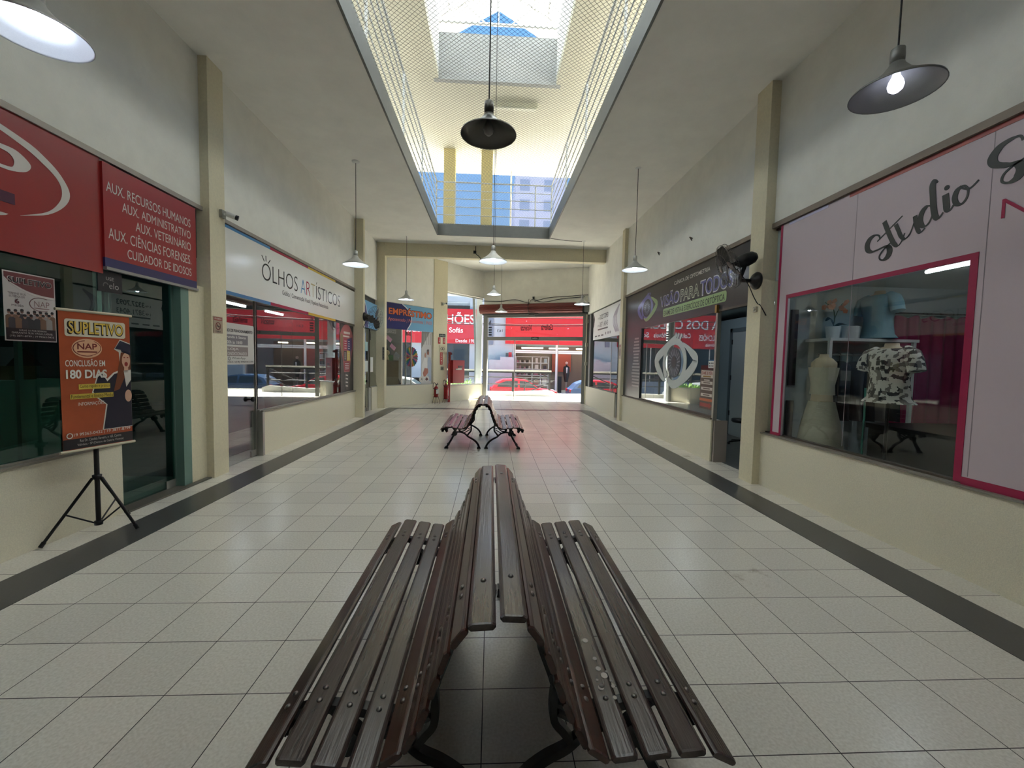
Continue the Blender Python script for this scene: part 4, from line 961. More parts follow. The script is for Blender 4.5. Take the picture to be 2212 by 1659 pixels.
S.disc('round_badge', (214, 210, 204), 1.80, 0.98, 0.13, 0.13, -0.028, -0.026); S.disc('round_badge', (214, 210, 204), 2.06, 0.98, 0.13, 0.13, -0.028, -0.026)
S.text((60, 56, 54), 'A', 1.75, 0.92, 1.85, 1.04, -0.025); S.poly('badge_mark', (90, 40, 40), [(1.97, 0.97), (2.06, 1.05), (2.15, 0.97), (2.06, 0.91)], -0.026, -0.0245)
S.done(0.3)
# --- eye clinic sign
S = Sign('eye_clinic_sign', 'dark eye clinic sign with outlined lettering and an eye emblem', 'sign', FR, (4.05, 9.1, 3.2))
DK = (50, 46, 46)
S.poly('panel', DK, [(-12.36, 3.735), (-12.36, 0.82), (-11.0, 0.82), (-11.0, 2.72), (-6.2, 2.72), (-6.2, 3.735)], -0.024, 0.008)
S.text((206, 204, 198), 'CLÍNICA DE OPTOMETRIA', -9.08, 3.525, -7.57, 3.625, 0.009, bold=0.01)
VI = (92, 92, 150); WH = (206, 206, 210)
S.text(WH, 'VISÃO', -9.81, 3.115, -8.80, 3.44, 0.009, bold=0.025); S.text(DK, 'VISÃO', -9.79, 3.135, -8.82, 3.42, 0.0105, bold=0.012); S.text(VI, 'VISÃO', -9.785, 3.14, -8.825, 3.415, 0.012, bold=0.0)
S.text((206, 214, 190), 'PARA', -8.75, 3.11, -7.94, 3.37, 0.009, bold=0.03); S.text(DK, 'PARA', -8.735, 3.125, -7.955, 3.355, 0.0105, bold=-0.005)
S.text(WH, 'TODOS', -7.91, 3.09, -6.80, 3.40, 0.009, bold=0.03); S.text(VI, 'TODOS', -7.885, 3.11, -6.825, 3.38, 0.0105, bold=0.015)
S.poly('green_bar', (150, 178, 124), rrect(-9.63, 2.875, -6.99, 3.065, 0.05), 0.008, 0.0095)
S.text((36, 40, 34), 'EXAME DE VISTA & EXERCÍCIOS DE ORTÓPTICA', -9.58, 2.90, -7.04, 3.045, 0.010, bold=0.012)
def eye(S, cx, cz, w, h, part, c1, c2, iris, n, k=1.0, fill=False):
    L_ = smooth_pts([(cx + .06 * w, cz + .52 * h), (cx - .30 * w, cz + .22 * h), (cx - .5 * w, cz), (cx - .34 * w, cz - .30 * h), (cx - .22 * w, cz - .42 * h)], 5)
    S.stroke(part, c1, L_, lambda a, b, t: 0.02 * w + 0.10 * w * math.sin(math.pi * min(1, t * 1.05)) ** 0.8 * k, n)
    ring = [(cx + 0.27 * w * math.cos(a * math.pi / 20), cz - 0.03 * h + 0.42 * h * math.sin(a * math.pi / 20)) for a in range(-14, 26)]
    S.stroke(part, c1, ring, 0.075 * w, n)
    R_ = smooth_pts([(cx + .20 * w, cz + .34 * h), (cx + .38 * w, cz + .18 * h), (cx + .5 * w, cz), (cx + .30 * w, cz - .28 * h), (cx + .0 * w, cz - .49 * h), (cx - .16 * w, cz - .40 * h)], 5)
    S.stroke(part + '_edge', c2, R_, lambda a, b, t: 0.02 * w + 0.09 * w * math.sin(math.pi * t), n)
    for j, d in enumerate((-0.02, 0.05, 0.12)):
        S.stroke(part, c1, [(cx + d * w, cz + .40 * h), (cx + (d + .05) * w, cz + (.56 - .02 * j) * h)], 0.03 * w, n)
    S.disc('iris', iris, cx, cz - 0.03 * h, 0.17 * w, 0.30 * h, n, n + 0.0015)
    for j in range(18):
        a = 2 * math.pi * j / 18
        S.stroke('iris_ray', (120, 124, 134), [(cx + .08 * w * math.cos(a), cz - .03 * h + .14 * h * math.sin(a)), (cx + .15 * w * math.cos(a + .1), cz - .03 * h + .27 * h * math.sin(a + .1))], 0.014 * w, n + 0.0016)
    S.disc('pupil', (14, 14, 18), cx, cz - 0.03 * h, 0.06 * w, 0.11 * h, n + 0.0016, n + 0.003)
eye(S, -10.65, 3.24, 1.25, 0.66, 'emblem', (110, 108, 170), (150, 178, 120), (40, 42, 58), 0.009)
for i in range(16):
    z = 2.44 - i * 0.088; hw = (0.16, .2, .2, .24, .26, .2, .2, .2, .26, .3, .27, .32, .3, .26, .28, .26)[i]
    S.parts[('print_row', (150, 145, 140), i, 'row')] = MB().fbox(S.F, -11.34 - hw, z, -11.34 + hw, z + 0.046, 0.008, 0.0097)
S.done(0.28)
S = Sign('eye_decal', 'big frosted eye decal on the clinic glass', 'window decal', FR, (4.05, 9.0, 1.8))
eye(S, -9.0, 1.84, 1.95, 1.12, 'decal', (190, 198, 196), (190, 198, 196), (70, 76, 84), -0.022)
S.done(0.5)
S = Sign('exam_poster', 'small striped eye exam poster on the glass by the clinic doorway', 'poster', FR, (4.05, 7.55, 1.3))
S.rect('panel', (96, 76, 68), -7.80, 0.93, -7.32, 1.68, -0.022, -0.02)
S.rect('white_field', (206, 196, 186), -7.77, 1.52, -7.35, 1.66, -0.02, -0.019); S.text((140, 50, 40), 'EXAME DE VISTA', -7.75, 1.58, -7.37, 1.645, -0.018, bold=0.03)
S.rect('print_line', (150, 120, 60), -7.70, 1.535, -7.42, 1.56, -0.019, -0.018)
for z in (1.40, 1.29, 1.17): S.rect('white_field', (206, 196, 186), -7.76, z, -7.36, z + 0.055, -0.02, -0.019)
[S.rect('print_line', (110, 92, 84), -7.68, z, -7.44, z + .022, -0.019, -0.018) for z in (1.417, 1.307, 1.187)]
S.rect('print_line', (206, 196, 186), -7.66, 1.47, -7.46, 1.49, -0.019, -0.018)
S.rect('orange_band', (190, 96, 52), -7.80, 1.08, -7.32, 1.13, -0.02, -0.019)
S.poly('red_arrow', (160, 66, 58), [(-7.78, 0.97), (-7.45, 0.97), (-7.45, 0.945), (-7.35, 1.005), (-7.45, 1.065), (-7.45, 1.04), (-7.78, 1.04)], -0.02, -0.019)
S.done()
S = Sign('notice_card', 'small white card with rows of icons above the eye exam poster', 'notice', FR, (4.05, 7.42, 1.78))
S.rect('panel', (206, 210, 206), -7.53, 1.71, -7.33, 1.84, -0.022, -0.02); S.rect('blue_head', (70, 110, 160), -7.53, 1.84, -7.33, 1.862, -0.022, -0.02)
for i in range(3):
    for j in range(2): S.rect('icon', (60, 60, 60), -7.51 + i * 0.06, 1.735 + j * 0.05, -7.48 + i * 0.06, 1.76 + j * 0.05, -0.02, -0.019)
S.done()
q = MB().box((4.0, 7.21, 2.70), (4.06, 7.27, 2.84)); tag(q.build('door_lock', mat('brass', (170, 140, 84), 0.35, metal=0.8)), 'small brass lock block at the top of the clinic doorway post', 'lock')
# --- phone number banner
S = Sign('phone_banner', 'white banner with two phone numbers and grey flower drawing', 'banner', FR, (4.05, 14.6, 3.2))
S.rect('panel', (234, 234, 232), -16.30, 2.66, -12.64, 3.74, 0.006, 0.012)
GY_ = (96, 94, 94)
S.text(GY_, '19', -15.62, 3.40, -15.40, 3.48, 0.013); S.text(GY_, '3327.7093', -15.35, 3.38, -14.25, 3.56, 0.013, bold=0.02)
S.text(GY_, '19', -15.62, 3.12, -15.40, 3.2, 0.013); S.text(GY_, '3871.4043', -15.35, 3.10, -14.25, 3.28, 0.013)
S.stroke('print_line', GY_, [(-15.6, 3.02), (-14.25, 3.02)], 0.05, 0.0125)
for u in (-16.0, -15.55, -15.1): S.stroke('print_line', (120, 116, 116), [(u, 2.79), (u + 0.3, 2.79)], 0.05, 0.0125)
for u in (-14.5, -14.2, -13.95): S.disc('icon', (130, 126, 126), u, 2.83, 0.05, 0.05, 0.012, 0.0135)
for a in range(5): S.stroke('flower_drawing', (178, 168, 176), smooth_pts([(-13.0, 3.65), (-13.25 - .08 * a, 3.35), (-13.2 - 0.1 * a, 3.05), (-13.0 - 0.08 * a, 2.8)], 4), 0.05, 0.0125)
S.poly('dark_flourish', (70, 64, 70), [(-16.28, 3.5), (-16.15, 3.62), (-16.1, 3.45), (-16.2, 3.2), (-16.28, 3.15)], 0.012, 0.0135)
S.done(0.5)
# --- studio panel with a window cut in it
PK = (206, 190, 198); MG = (164, 24, 74)
S = Sign('studio_sign', 'pale pink studio front panel with script lettering and magenta edges', 'sign panel', FR, (4.05, 3.5, 2.2))
Wy0, Wy1, Wz0, Wz1 = 3.345, 5.50, 0.80, 2.70
for a, b, c, d in ((Wy1, 5.70, 0.80, 3.74), (-3.0, Wy0, 0.80, 3.74), (Wy0, Wy1, Wz1, 3.74)): S.rect('panel', PK, -b, c, -a, d, -0.03, 0.0)
for a, b, c, d in ((5.67, 5.71, 0.79, 3.74), (5.535, 5.67, 0.79, 0.83), (Wy1 - 0.0, Wy1 + 0.035, 0.8, Wz1), (Wy0 - 0.06, Wy1 + 0.035, Wz1 - 0.0, Wz1 + 0.05), (Wy0 - 0.06, Wy0, 0.8, Wz1), (-3.0, Wy0 - 0.06, 0.785, 0.85)):
    S.rect('magenta_edge', MG, -b, c, -a, d, 0.0, 0.004)
S.rect('orange_edge', (176, 92, 84), -4.6, 3.70, 3.0, 3.74, 0.0, 0.004)
S.rect('pale_edge', (214, 208, 236), -5.55, 3.70, -4.9, 3.735, 0.0, 0.004)
for y in (3.24, 4.495): S.rect('joint', (150, 138, 144), -y - 0.003, 0.86, -y + 0.003, 3.7, 0.0, 0.001)
SC = (58, 60, 56)
def pen(wmax, wmin):
    # thick on downstrokes, thin on rising ones
    return lambda du, dv, t: wmin + (wmax - wmin) * max(0.0, -dv) ** 0.8
def scr(pts, wm=0.062, wn=0.012, n=0.002, c=SC, k=8): S.parts.setdefault(('letter', c, len(S.parts)), MB()).stroke(S.F, smooth_pts([(-y, z) for y, z in pts], k), pen(wm, wn), n, S.e(n + 0.0015))
# "Studio" in brush script
scr([(4.19, 3.115), (4.205, 3.155), (4.25, 3.172), (4.305, 3.152), (4.335, 3.10), (4.325, 3.04), (4.28, 3.008), (4.21, 3.01), (4.14, 3.022), (4.09, 3.005), (4.075, 2.955), (4.10, 2.905), (4.145, 2.888), (4.18, 2.91), (4.18, 2.95), (4.13, 3.005), (4.04, 3.06)], 0.06, 0.016)
scr([(4.155, 3.285), (4.12, 3.20), (4.07, 3.09), (4.03, 3.02), (3.99, 2.993), (3.955, 3.03), (3.93, 3.10)], 0.05, 0.012)
scr([(4.22, 3.10), (4.12, 3.17), (3.965, 3.278)], 0.012, 0.012)
scr([(4.03, 3.215), (3.995, 3.14), (3.965, 3.075), (3.925, 3.042), (3.885, 3.07), (3.855, 3.14), (3.835, 3.225)], 0.042, 0.012)
scr([(3.842, 3.235), (3.825, 3.15), (3.80, 3.08), (3.775, 3.06), (3.74, 3.09)], 0.042, 0.012)
scr([(3.70, 3.275), (3.735, 3.285), (3.775, 3.25), (3.79, 3.18), (3.77, 3.12), (3.735, 3.105), (3.70, 3.14), (3.675, 3.21)], 0.05, 0.014)
scr([(3.655, 3.47), (3.68, 3.50), (3.70, 3.46), (3.69, 3.36), (3.675, 3.24), (3.655, 3.165), (3.625, 3.14), (3.59, 3.18)], 0.055, 0.015)
scr([(3.583, 3.335), (3.572, 3.26), (3.56, 3.195), (3.535, 3.18), (3.51, 3.215)], 0.055, 0.014)
S.disc('letter_dot', SC, -3.575, 3.39, 0.022, 0.022, 0.002, 0.0035)
scr([(3.455, 3.35), (3.49, 3.33), (3.505, 3.27), (3.485, 3.215), (3.445, 3.20), (3.41, 3.24), (3.405, 3.30), (3.43, 3.345), (3.455, 3.35)], 0.045, 0.018)
scr([(3.455, 3.34), (3.42, 3.315), (3.38, 3.315), (3.33, 3.355)], 0.014, 0.014)
# the first letters of the rest of the name at the picture edge
scr([(3.055, 3.535), (3.075, 3.575), (3.13, 3.58), (3.20, 3.555), (3.245, 3.49), (3.225, 3.43), (3.15, 3.39), (3.08, 3.37), (3.05, 3.32), (3.075, 3.26), (3.13, 3.245), (3.17, 3.275), (3.155, 3.33), (3.08, 3.375), (2.98, 3.40)], 0.07, 0.018)
S.text(MG, 'N', -3.155, 2.975, -2.99, 3.125, 0.002, bold=0.0)
S.done(0.35)

# --- small wall signs
def plate(name, label, cat, F, u0, v0, u1, v1, n, base, items, group=None):
    s = Sign(name, label, cat, F, F.p((u0 + u1) / 2, (v0 + v1) / 2, n), group)
    s.rect('panel', base, u0, v0, u1, v1, n, n + 0.008)
    for it in items:
        k = it[0]
        if k == 'r': s.rect(it[1], it[2], *it[3], n + 0.008, n + 0.0095)
        elif k == 't': s.text(it[1], it[2], *it[3], n + 0.009, bold=(it[4] if len(it) > 4 else 0.01))
        elif k == 's': s.stroke(it[1], it[2], it[3], it[4], n + 0.0095)
        elif k == 'p': s.poly(it[1], it[2], it[3], n + 0.008, n + 0.0095)
    s.done(); return s.root
F1 = Frame((-3.93, 0, 0), (0, 1, 0))
plate('no_smoking_sign', 'small red framed no smoking sign on the school side pillar', 'sign', F1, 6.035, 2.075, 6.235, 2.31, 0.0, (170, 150, 128),
      [('r', 'red_head', (150, 60, 52), (6.045, 2.255, 6.225, 2.30)), ('t', (214, 200, 186), 'PROIBIDO', (6.06, 2.266, 6.21, 2.29)),
       ('s', 'ring', (120, 50, 44), ell(6.135, 2.175, 0.05, 0.05), 0.012), ('s', 'ring', (120, 50, 44), [(6.10, 2.21), (6.17, 2.14)], 0.012), ('s', 'cigarette', (40, 36, 34), [(6.10, 2.175), (6.165, 2.175)], 0.012),
       ('t', (60, 40, 36), 'FUMAR', (6.08, 2.085, 6.19, 2.107))])
plate('exit_sign', 'small black exit plate on the pillar above the red arrow signs', 'sign', FB, 0.26, 2.70, 0.60, 2.83, 0.02, (28, 36, 28), [('t', (196, 206, 190), 'SAÍDA', (0.30, 2.725, 0.56, 2.805))])
for u, lab in ((0.21, 'red fire arrow sign under the exit plate, beside the loans shop'), (0.47, 'red fire arrow sign under the exit plate, beside the street window')):
    plate('fire_arrow_sign', lab, 'sign', FB, u, 2.42, u + 0.12, 2.68, 0.02, (176, 40, 36), [('p', 'arrow', (222, 214, 206), [(u + .05, 2.64), (u + .07, 2.64), (u + .07, 2.52), (u + .09, 2.52), (u + .06, 2.46), (u + .03, 2.52), (u + .05, 2.52)])])
plate('smoke_notice', 'square cream no smoking notice above the red vertical sign', 'sign', FB, 0.29, 2.08, 0.60, 2.36, 0.02, (206, 196, 164), [('s', 'ring', (60, 50, 44), ell(0.40, 2.22, 0.06, 0.05), 0.016), ('s', 'ring', (60, 50, 44), ell(0.49, 2.22, 0.06, 0.05), 0.016)])
plate('hydrant_sign', 'tall narrow red sign with letters running down the pillar', 'sign', FB, 0.32, 1.56, 0.46, 2.07, 0.02, (180, 44, 40), [('t', (226, 206, 196), c, (0.36, 1.60 + i * 0.094, 0.42, 1.66 + i * 0.094)) for i, c in enumerate('OIDNC')])
plate('call_switch', 'grey push button plate low on the fire sign pillar', 'switch', FB, 0.36, 1.33, 0.52, 1.48, 0.02, (120, 122, 108), [('r', 'button', (90, 92, 82), (0.41, 1.375, 0.47, 1.435))])
plate('pillar_meter_plate', 'grey vertical plate with four marks on the beam pillar', 'plate', Frame((-3.78, 14.78, 0), (1, 0, 0)), -0.075, 1.72, 0.0, 2.17, 0.0, (110, 108, 100), [('r', 'mark', (70, 68, 64), (-0.055, 1.78 + i * 0.1, -0.02, 1.83 + i * 0.1)) for i in range(4)])
plate('exit_sign', 'black exit plate on the grey bar of the street gate', 'sign', FG, 2.3, 2.745, 2.63, 2.86, 0.05, (26, 30, 28), [('t', (200, 206, 196), 'SAÍDA', (2.345, 2.77, 2.585, 2.838))])
plate('card_sign', 'small black payment card sign hanging behind the school glass', 'sign', FL, 4.50, 2.40, 4.78, 2.62, -0.026, (18, 16, 18), [('t', (150, 146, 144), 'USE', (4.59, 2.525, 4.68, 2.56)), ('t', (170, 168, 166), 'elo', (4.625, 2.44, 4.735, 2.505), -0.01), ('s', 'mark', (90, 88, 86), ell(4.585, 2.465, 0.028, 0.03, 20, 200), 0.01)])
plate('pillar_notice', 'faded pinkish notice sheets on the slim pillar by the phone number banner', 'notice', Frame((3.95, 0, 0), (0, -1, 0)), -12.58, 1.9, -12.42, 2.35, 0.0, (190, 172, 160), [('r', 'red_head', (170, 110, 100), (-12.57, 2.27, -12.43, 2.33)), ('r', 'grey_lines', (140, 132, 126), (-12.56, 2.0, -12.44, 2.2))])
plate('white_plate', 'small white plate higher on the slim pillar by the phone number banner', 'plate', Frame((3.95, 0, 0), (0, -1, 0)), -12.6, 2.72, -12.40, 2.86, 0.0, (222, 222, 216), [])
# --- school poster with a group of people
S = Sign('course_poster', 'white and dark red course poster with a group photo on the school glass', 'poster', FL, (-4.05, 3.87, 2.1))
a0, a1, b0, b1 = 3.668, 4.08, 1.845, 2.434
S.rect('panel', (198, 190, 186), a0, b0, a1, b1, -0.024, -0.022)
S.poly('red_field', (112, 52, 52), [(a0 + .01, b1 - .01), (a0 + .01, b1 - .055)] + smooth_pts([(a0 + .05, b1 - .09), (a0 + .18, b1 - .15), (a0 + .30, b1 - .175), (a1 - .01, b1 - .18)], 4) + [(a1 - .01, b1 - .01)], -0.022, -0.021)
S.stroke('white_curve', (206, 196, 190), smooth_pts([(a0 + .01, b1 - .06), (a0 + .06, b1 - .105), (a0 + .18, b1 - .165), (a0 + .30, b1 - .19), (a1 - .01, b1 - .195)], 4), 0.008, -0.021)
S.text((206, 198, 192), 'SUPLETIVO', a0 + .03, 2.335, a1 - .03, 2.39, -0.02, bold=0.05); S.text((40, 28, 28), 'SUPLETIVO', a0 + .034, 2.339, a1 - .034, 2.386, -0.018, bold=0.02)
S.text((60, 44, 44), 'TERMINE SEUS', a0 + .03, 2.24, a0 + .165, 2.258, -0.02); S.text((60, 44, 44), 'ESTUDOS EM', a0 + .04, 2.215, a0 + .155, 2.233, -0.02)
S.text((90, 40, 40), '6', a0 + .08, 2.165, a0 + .115, 2.207, -0.02, bold=.02); S.text((60, 44, 44), 'MESES', a0 + .055, 2.14, a0 + .145, 2.157, -0.02)
S.text((120, 80, 80), 'NAP', a0 + .23, 2.155, a0 + .355, 2.205, -0.02, bold=-0.01); S.stroke('emblem', (120, 80, 80), ell(a0 + .29, 2.178, 0.095, 0.06, 60, 300), 0.005, -0.021); S.rect('emblem', (120, 80, 80), a0 + .23, 2.14, a0 + .355, 2.146, -0.022, -0.0205)
rr = random.Random(3)
for row, zz in ((0, 2.095), (1, 2.06)):
    for i in range(8 - row):
        u = a0 + .035 + i * 0.049 + row * 0.02; dz = rr.uniform(-0.012, 0.015)
        sh = rr.choice(((60, 56, 60), (150, 144, 140), (96, 96, 110), (50, 50, 54), (120, 90, 70)))
        S.poly('figure_clothes', sh, [(u - .026, 1.94), (u - .026, zz - .035 + dz), (u - .012, zz - .022 + dz), (u + .012, zz - .022 + dz), (u + .026, zz - .035 + dz), (u + .026, 1.94)], -0.0215 + row * 0.001, -0.021 + row * 0.001)
        S.parts.setdefault(('figure_face', rr.choice(((150, 112, 96), (176, 138, 120), (112, 82, 70))), len(S.parts)), MB()).disc(S.F, u, zz + dz, 0.0125, 0.018, -0.0212 + row * 0.001, -0.0205 + row * 0.001)
        S.disc('figure_hair', (40, 32, 30), u, zz + .011 + dz, 0.013, 0.012, -0.0212 + row * 0.001, -0.0203 + row * 0.001)
S.rect('dark_foot', (40, 24, 28), a0 + .01, b0 + .01, a1 - .01, 1.955, -0.022, -0.0195)
S.text((196, 190, 186), 'AULAS 1X POR SEMANA', a0 + .10, 1.932, a1 - .09, 1.946, -0.0185); S.text((196, 190, 186), 'GARANTA SUA VAGA, LIGUE:', a0 + .045, 1.906, a1 - .04, 1.924, -0.0185)
S.text((196, 190, 186), '(19) 3871-8799 | 19 99363-0432', a0 + .03, 1.876, a1 - .03, 1.896, -0.0185)
S.done(0.4)
# --- opening hours board on the print shop door
S = Sign('hours_board', 'white opening hours sheet on the glass door of the print shop', 'notice', FL, (-4.05, 6.9, 1.95))
S.poly('panel', (204, 202, 198), rrect(6.40, 1.615, 7.335, 2.27, 0.03), -0.052, -0.048)
S.text((50, 48, 50), 'HORÁRIO DE FUNCIONAMENTO', 6.42, 2.13, 7.29, 2.19, -0.046, bold=0.02)
S.rect('grey_field', (120, 118, 124), 6.44, 1.93, 7.16, 2.09, -0.048, -0.047); S.rect('grey_field', (140, 128, 126), 6.44, 1.75, 7.16, 1.90, -0.048, -0.047)
S.text((222, 220, 218), 'Segunda à Sexta', 6.5, 2.02, 7.1, 2.075, -0.046, bold=.01); S.text((222, 220, 218), '9:00h às 18:00', 6.55, 1.945, 7.0, 1.995, -0.046, bold=.01)
S.text((222, 220, 218), 'LOJA', 6.62, 1.835, 6.9, 1.88, -0.046); S.text((222, 220, 218), 'AR CONDICIONADO', 6.46, 1.765, 7.12, 1.815, -0.046)
S.text((70, 68, 70), 'WhatsApp', 6.72, 1.69, 7.08, 1.735, -0.046); S.stroke('icon', (70, 68, 70), ell(6.66, 1.71, 0.025, 0.025), 0.008, -0.048)
S.text((60, 58, 60), '3242.1423 / (19) 99544.5195', 6.42, 1.635, 7.31, 1.672, -0.046, bold=.01)
S.done()
# --- lamp shaped decal
S = Sign('bulb_decal', 'tall light bulb shaped decal with coloured word blocks on print shop glass', 'window decal', FL, (-4.05, 11.85, 1.8))
ck = 11.83
S.poly('panel', (176, 96, 100), smooth_pts([(ck - .22, 1.36), (ck - .30, 1.7), (ck - .50, 2.1), (ck - .50, 2.42), (ck - .25, 2.64), (ck, 2.70), (ck + .25, 2.64), (ck + .48, 2.42), (ck + .5, 2.1), (ck + .32, 1.7), (ck + .22, 1.36)], 5), -0.022, -0.02)
S.poly('olive_side', (140, 118, 84), smooth_pts([(ck - .28, 1.76), (ck - .47, 2.1), (ck - .47, 2.38), (ck - .32, 2.38), (ck - .3, 2.0)], 4), -0.02, -0.019)
S.poly('violet_side', (84, 50, 96), [(ck + .12, 2.3), (ck + .44, 2.36), (ck + .46, 2.1), (ck + .3, 1.75), (ck + .18, 1.75)], -0.02, -0.019)
for c, u0, v0, u1, v1 in (((170, 44, 70), -.25, 1.98, .02, 2.3), ((60, 58, 120), .04, 1.98, .28, 2.3), ((70, 60, 62), -.25, 1.68, -.02, 1.96), ((206, 186, 84), .0, 1.68, .26, 1.96), ((150, 44, 60), -.2, 1.40, .2, 1.66)):
    S.rect('word_block', c, ck + u0, v0, ck + u1, v1, -0.0185, -0.0175)
    for k in range(4): S.rect('word_line', (214, 206, 204), ck + u0 + .05, v0 + .04 + k * (v1 - v0 - .06) / 4, ck + u1 - .05, v0 + .06 + k * (v1 - v0 - .06) / 4, -0.0175, -0.0165)
S.rect('word_line', (222, 210, 206), ck - .25, 2.43, ck + .25, 2.49, -0.0185, -0.0175); S.rect('word_line', (222, 210, 206), ck - .3, 2.34, ck + .2, 2.38, -0.0185, -0.0175)
S.poly('bulb_base', (70, 66, 66), [(ck - .2, 1.36), (ck - .22, 1.05), (ck - .06, 0.86), (ck + .06, 0.86), (ck + .22, 1.05), (ck + .2, 1.36)], -0.022, -0.019)
for k in range(4): S.stroke('base_mark', (206, 200, 196), [(ck - .1, 1.28 - k * .1), (ck + .08, 1.26 - k * .1)], 0.035, -0.018)
S.rect('dark_panel', (58, 54, 54), 11.35, 0.81, 12.38, 2.68, -0.026, -0.0225)
S.done()

# ================================================================== FIRE EQUIPMENT
RED2 = mat('fire_red_gloss', (156, 30, 28), 0.3)
def fout(F, u, n): return F.p(u, 0, n)
b0 = FW.p(0.06, 0, 0.12)
r = thing('standpipe', 'red fire pipe rising from the floor beside the hydrant box', 'fire pipe', b0)
MB().tube([b0, b0 + Vector((0, 0, 1.95))], 0.045, 14).build('pipe', RED2, r)
q = MB(); q.tube([b0 + Vector((0, 0, 1.72)), b0 + Vector((0, 0, 2.1))], 0.06, 14); q.tube([b0 + Vector((0, 0, 2.02)), b0 + Vector((0, 0, 2.02)) + FB.N * 0.14 - FB.U * 0.05], 0.05, 12); q.build('valve', mat('valve_red', (120, 40, 34), 0.4), r)
MB().tube([b0 + FB.N * 0.06 - FB.U * 0.10 + Vector((0, 0, 0.0)), b0 + FB.N * 0.06 - FB.U * 0.10 + Vector((0, 0, 1.62))], 0.03, 12).build('thin_pipe', RED2, r)
r = thing('hydrant_cabinet', 'red hydrant box hanging in front of the tall street window', 'hydrant box', FW.p(0.46, 1.25, 0.1))
MB().fbox(FW, 0.125, 0.79, 0.80, 1.76, 0.02, 0.26).build('body', RED2, r)
dr = MB().fbox(FW, 0.12, 0.81, 0.78, 1.74, 0.26, 0.275).build('door', RED2, r)
q = MB(); q.fbox(FW, 0.40, 1.44, 0.66, 1.53, 0.275, 0.285); q.build('window', mat('dark_red', (70, 16, 18), 0.3), dr)
q = MB(); q.fbox(FW, 0.26, 1.36, 0.36, 1.40, 0.275, 0.30); q.fbox(FW, 0.38, 1.35, 0.62, 1.42, 0.275, 0.282); q.build('plate', mat('pale_plate', (190, 186, 170), 0.4), dr)
def extinguisher(label, c, h, r0, lab):
    c = Vector(c); r = thing('fire_extinguisher', label, 'fire extinguisher', c, 'fire extinguishers below the exit plate')
    q = MB(); q.lathe(c, Z, [(0.0, 0.0), (r0 * .9, 0.0), (r0, 0.03), (r0, h * .78), (r0 * .8, h * .87), (r0 * .35, h * .93), (r0 * .3, h)], 20); q.build('cylinder', RED2, r)
    q = MB(); q.tube([c + Vector((0, 0, h)), c + Vector((0, 0, h + .05))], 0.02, 8); q.tube([c + Vector((0, 0, h + .03)), c + FB.U * 0.09 + Vector((0, 0, h + .10))], 0.012, 6); q.tube([c + Vector((0, 0, h + .03)), c + FB.U * 0.10 + Vector((0, 0, h + .04))], 0.012, 6); q.build('valve', BLACK, r)
    MB().tube(smooth_pts([tuple(c + Vector((0, 0, h + .03))), tuple(c - FB.U * .10 + Vector((0, 0, h + .12))), tuple(c - FB.U * .20 + FB.N * .05 + Vector((0, 0, h + .02))), tuple(c - FB.U * .17 + FB.N * .05 + Vector((0, 0, h - .12))), tuple(c - FB.U * .02 + FB.N * (r0 + .01) + Vector((0, 0, h - .16)))], 5), 0.012, 6).build('hose', BLACK, r)
    if lab:
        F_ = Frame(c + FB.N * (r0 - 0.005) - FB.U * 0.07, FB.U)
        MB().fbox(F_, 0.0, h * .3, 0.14, h * .72, 0, 0.008).build('paper_label', mat('paper', (214, 210, 200), 0.6), r)
    else:
        F_ = Frame(c + FB.N * 0.02 + FB.U * (r0 - 0.002), -FB.N)
        MB().fbox(F_, -0.03, h * .2, 0.03, h * .68, -0.004, 0.004).build('paper_label', mat('paper', (214, 210, 200), 0.6), r)
    return r
def wirestand(label, c, hh):
    c = Vector(c); q = MB()
    for du in (-.13, .13):
        for dn in (-.08, .08):
            t_ = c + FB.U * du * .6 + FB.N * dn * .6 + Vector((0, 0, hh)); f_ = c + FB.U * du + FB.N * dn
            q.tube([t_, f_], 0.007, 6)
    q.ring(c + Vector((0, 0, hh)), Z, 0.11, 0.007, 20, 5); q.ring(c + Vector((0, 0, hh + .12)), Z, 0.105, 0.006, 20, 5)
    q.lathe(c + Vector((0, 0, hh - .008)), Z, [(0.0, 0.0), (0.11, 0.0), (0.11, 0.008), (0.0, 0.008)], 20)
    o = q.build('extinguisher_stand', mat('stand_wire', (90, 60, 54), 0.5)); tag(o, label, 'stand', 'wire stands under the extinguishers'); return o
e1 = FB.p(0.42, 0, 0.30); e2 = FE.p(LE - 0.16, 0, 0.34)
wirestand('wire stand holding the taller plain red extinguisher', e1, 0.16); wirestand('wire stand holding the red extinguisher with a white label', e2, 0.27)
extinguisher('tall plain red fire extinguisher below the grey push button', e1 + Vector((0, 0, 0.16)), 0.66, 0.095, False)
extinguisher('shorter red fire extinguisher with a white paper label, beside the loans shop', e2 + Vector((0, 0, 0.27)), 0.46, 0.085, True)

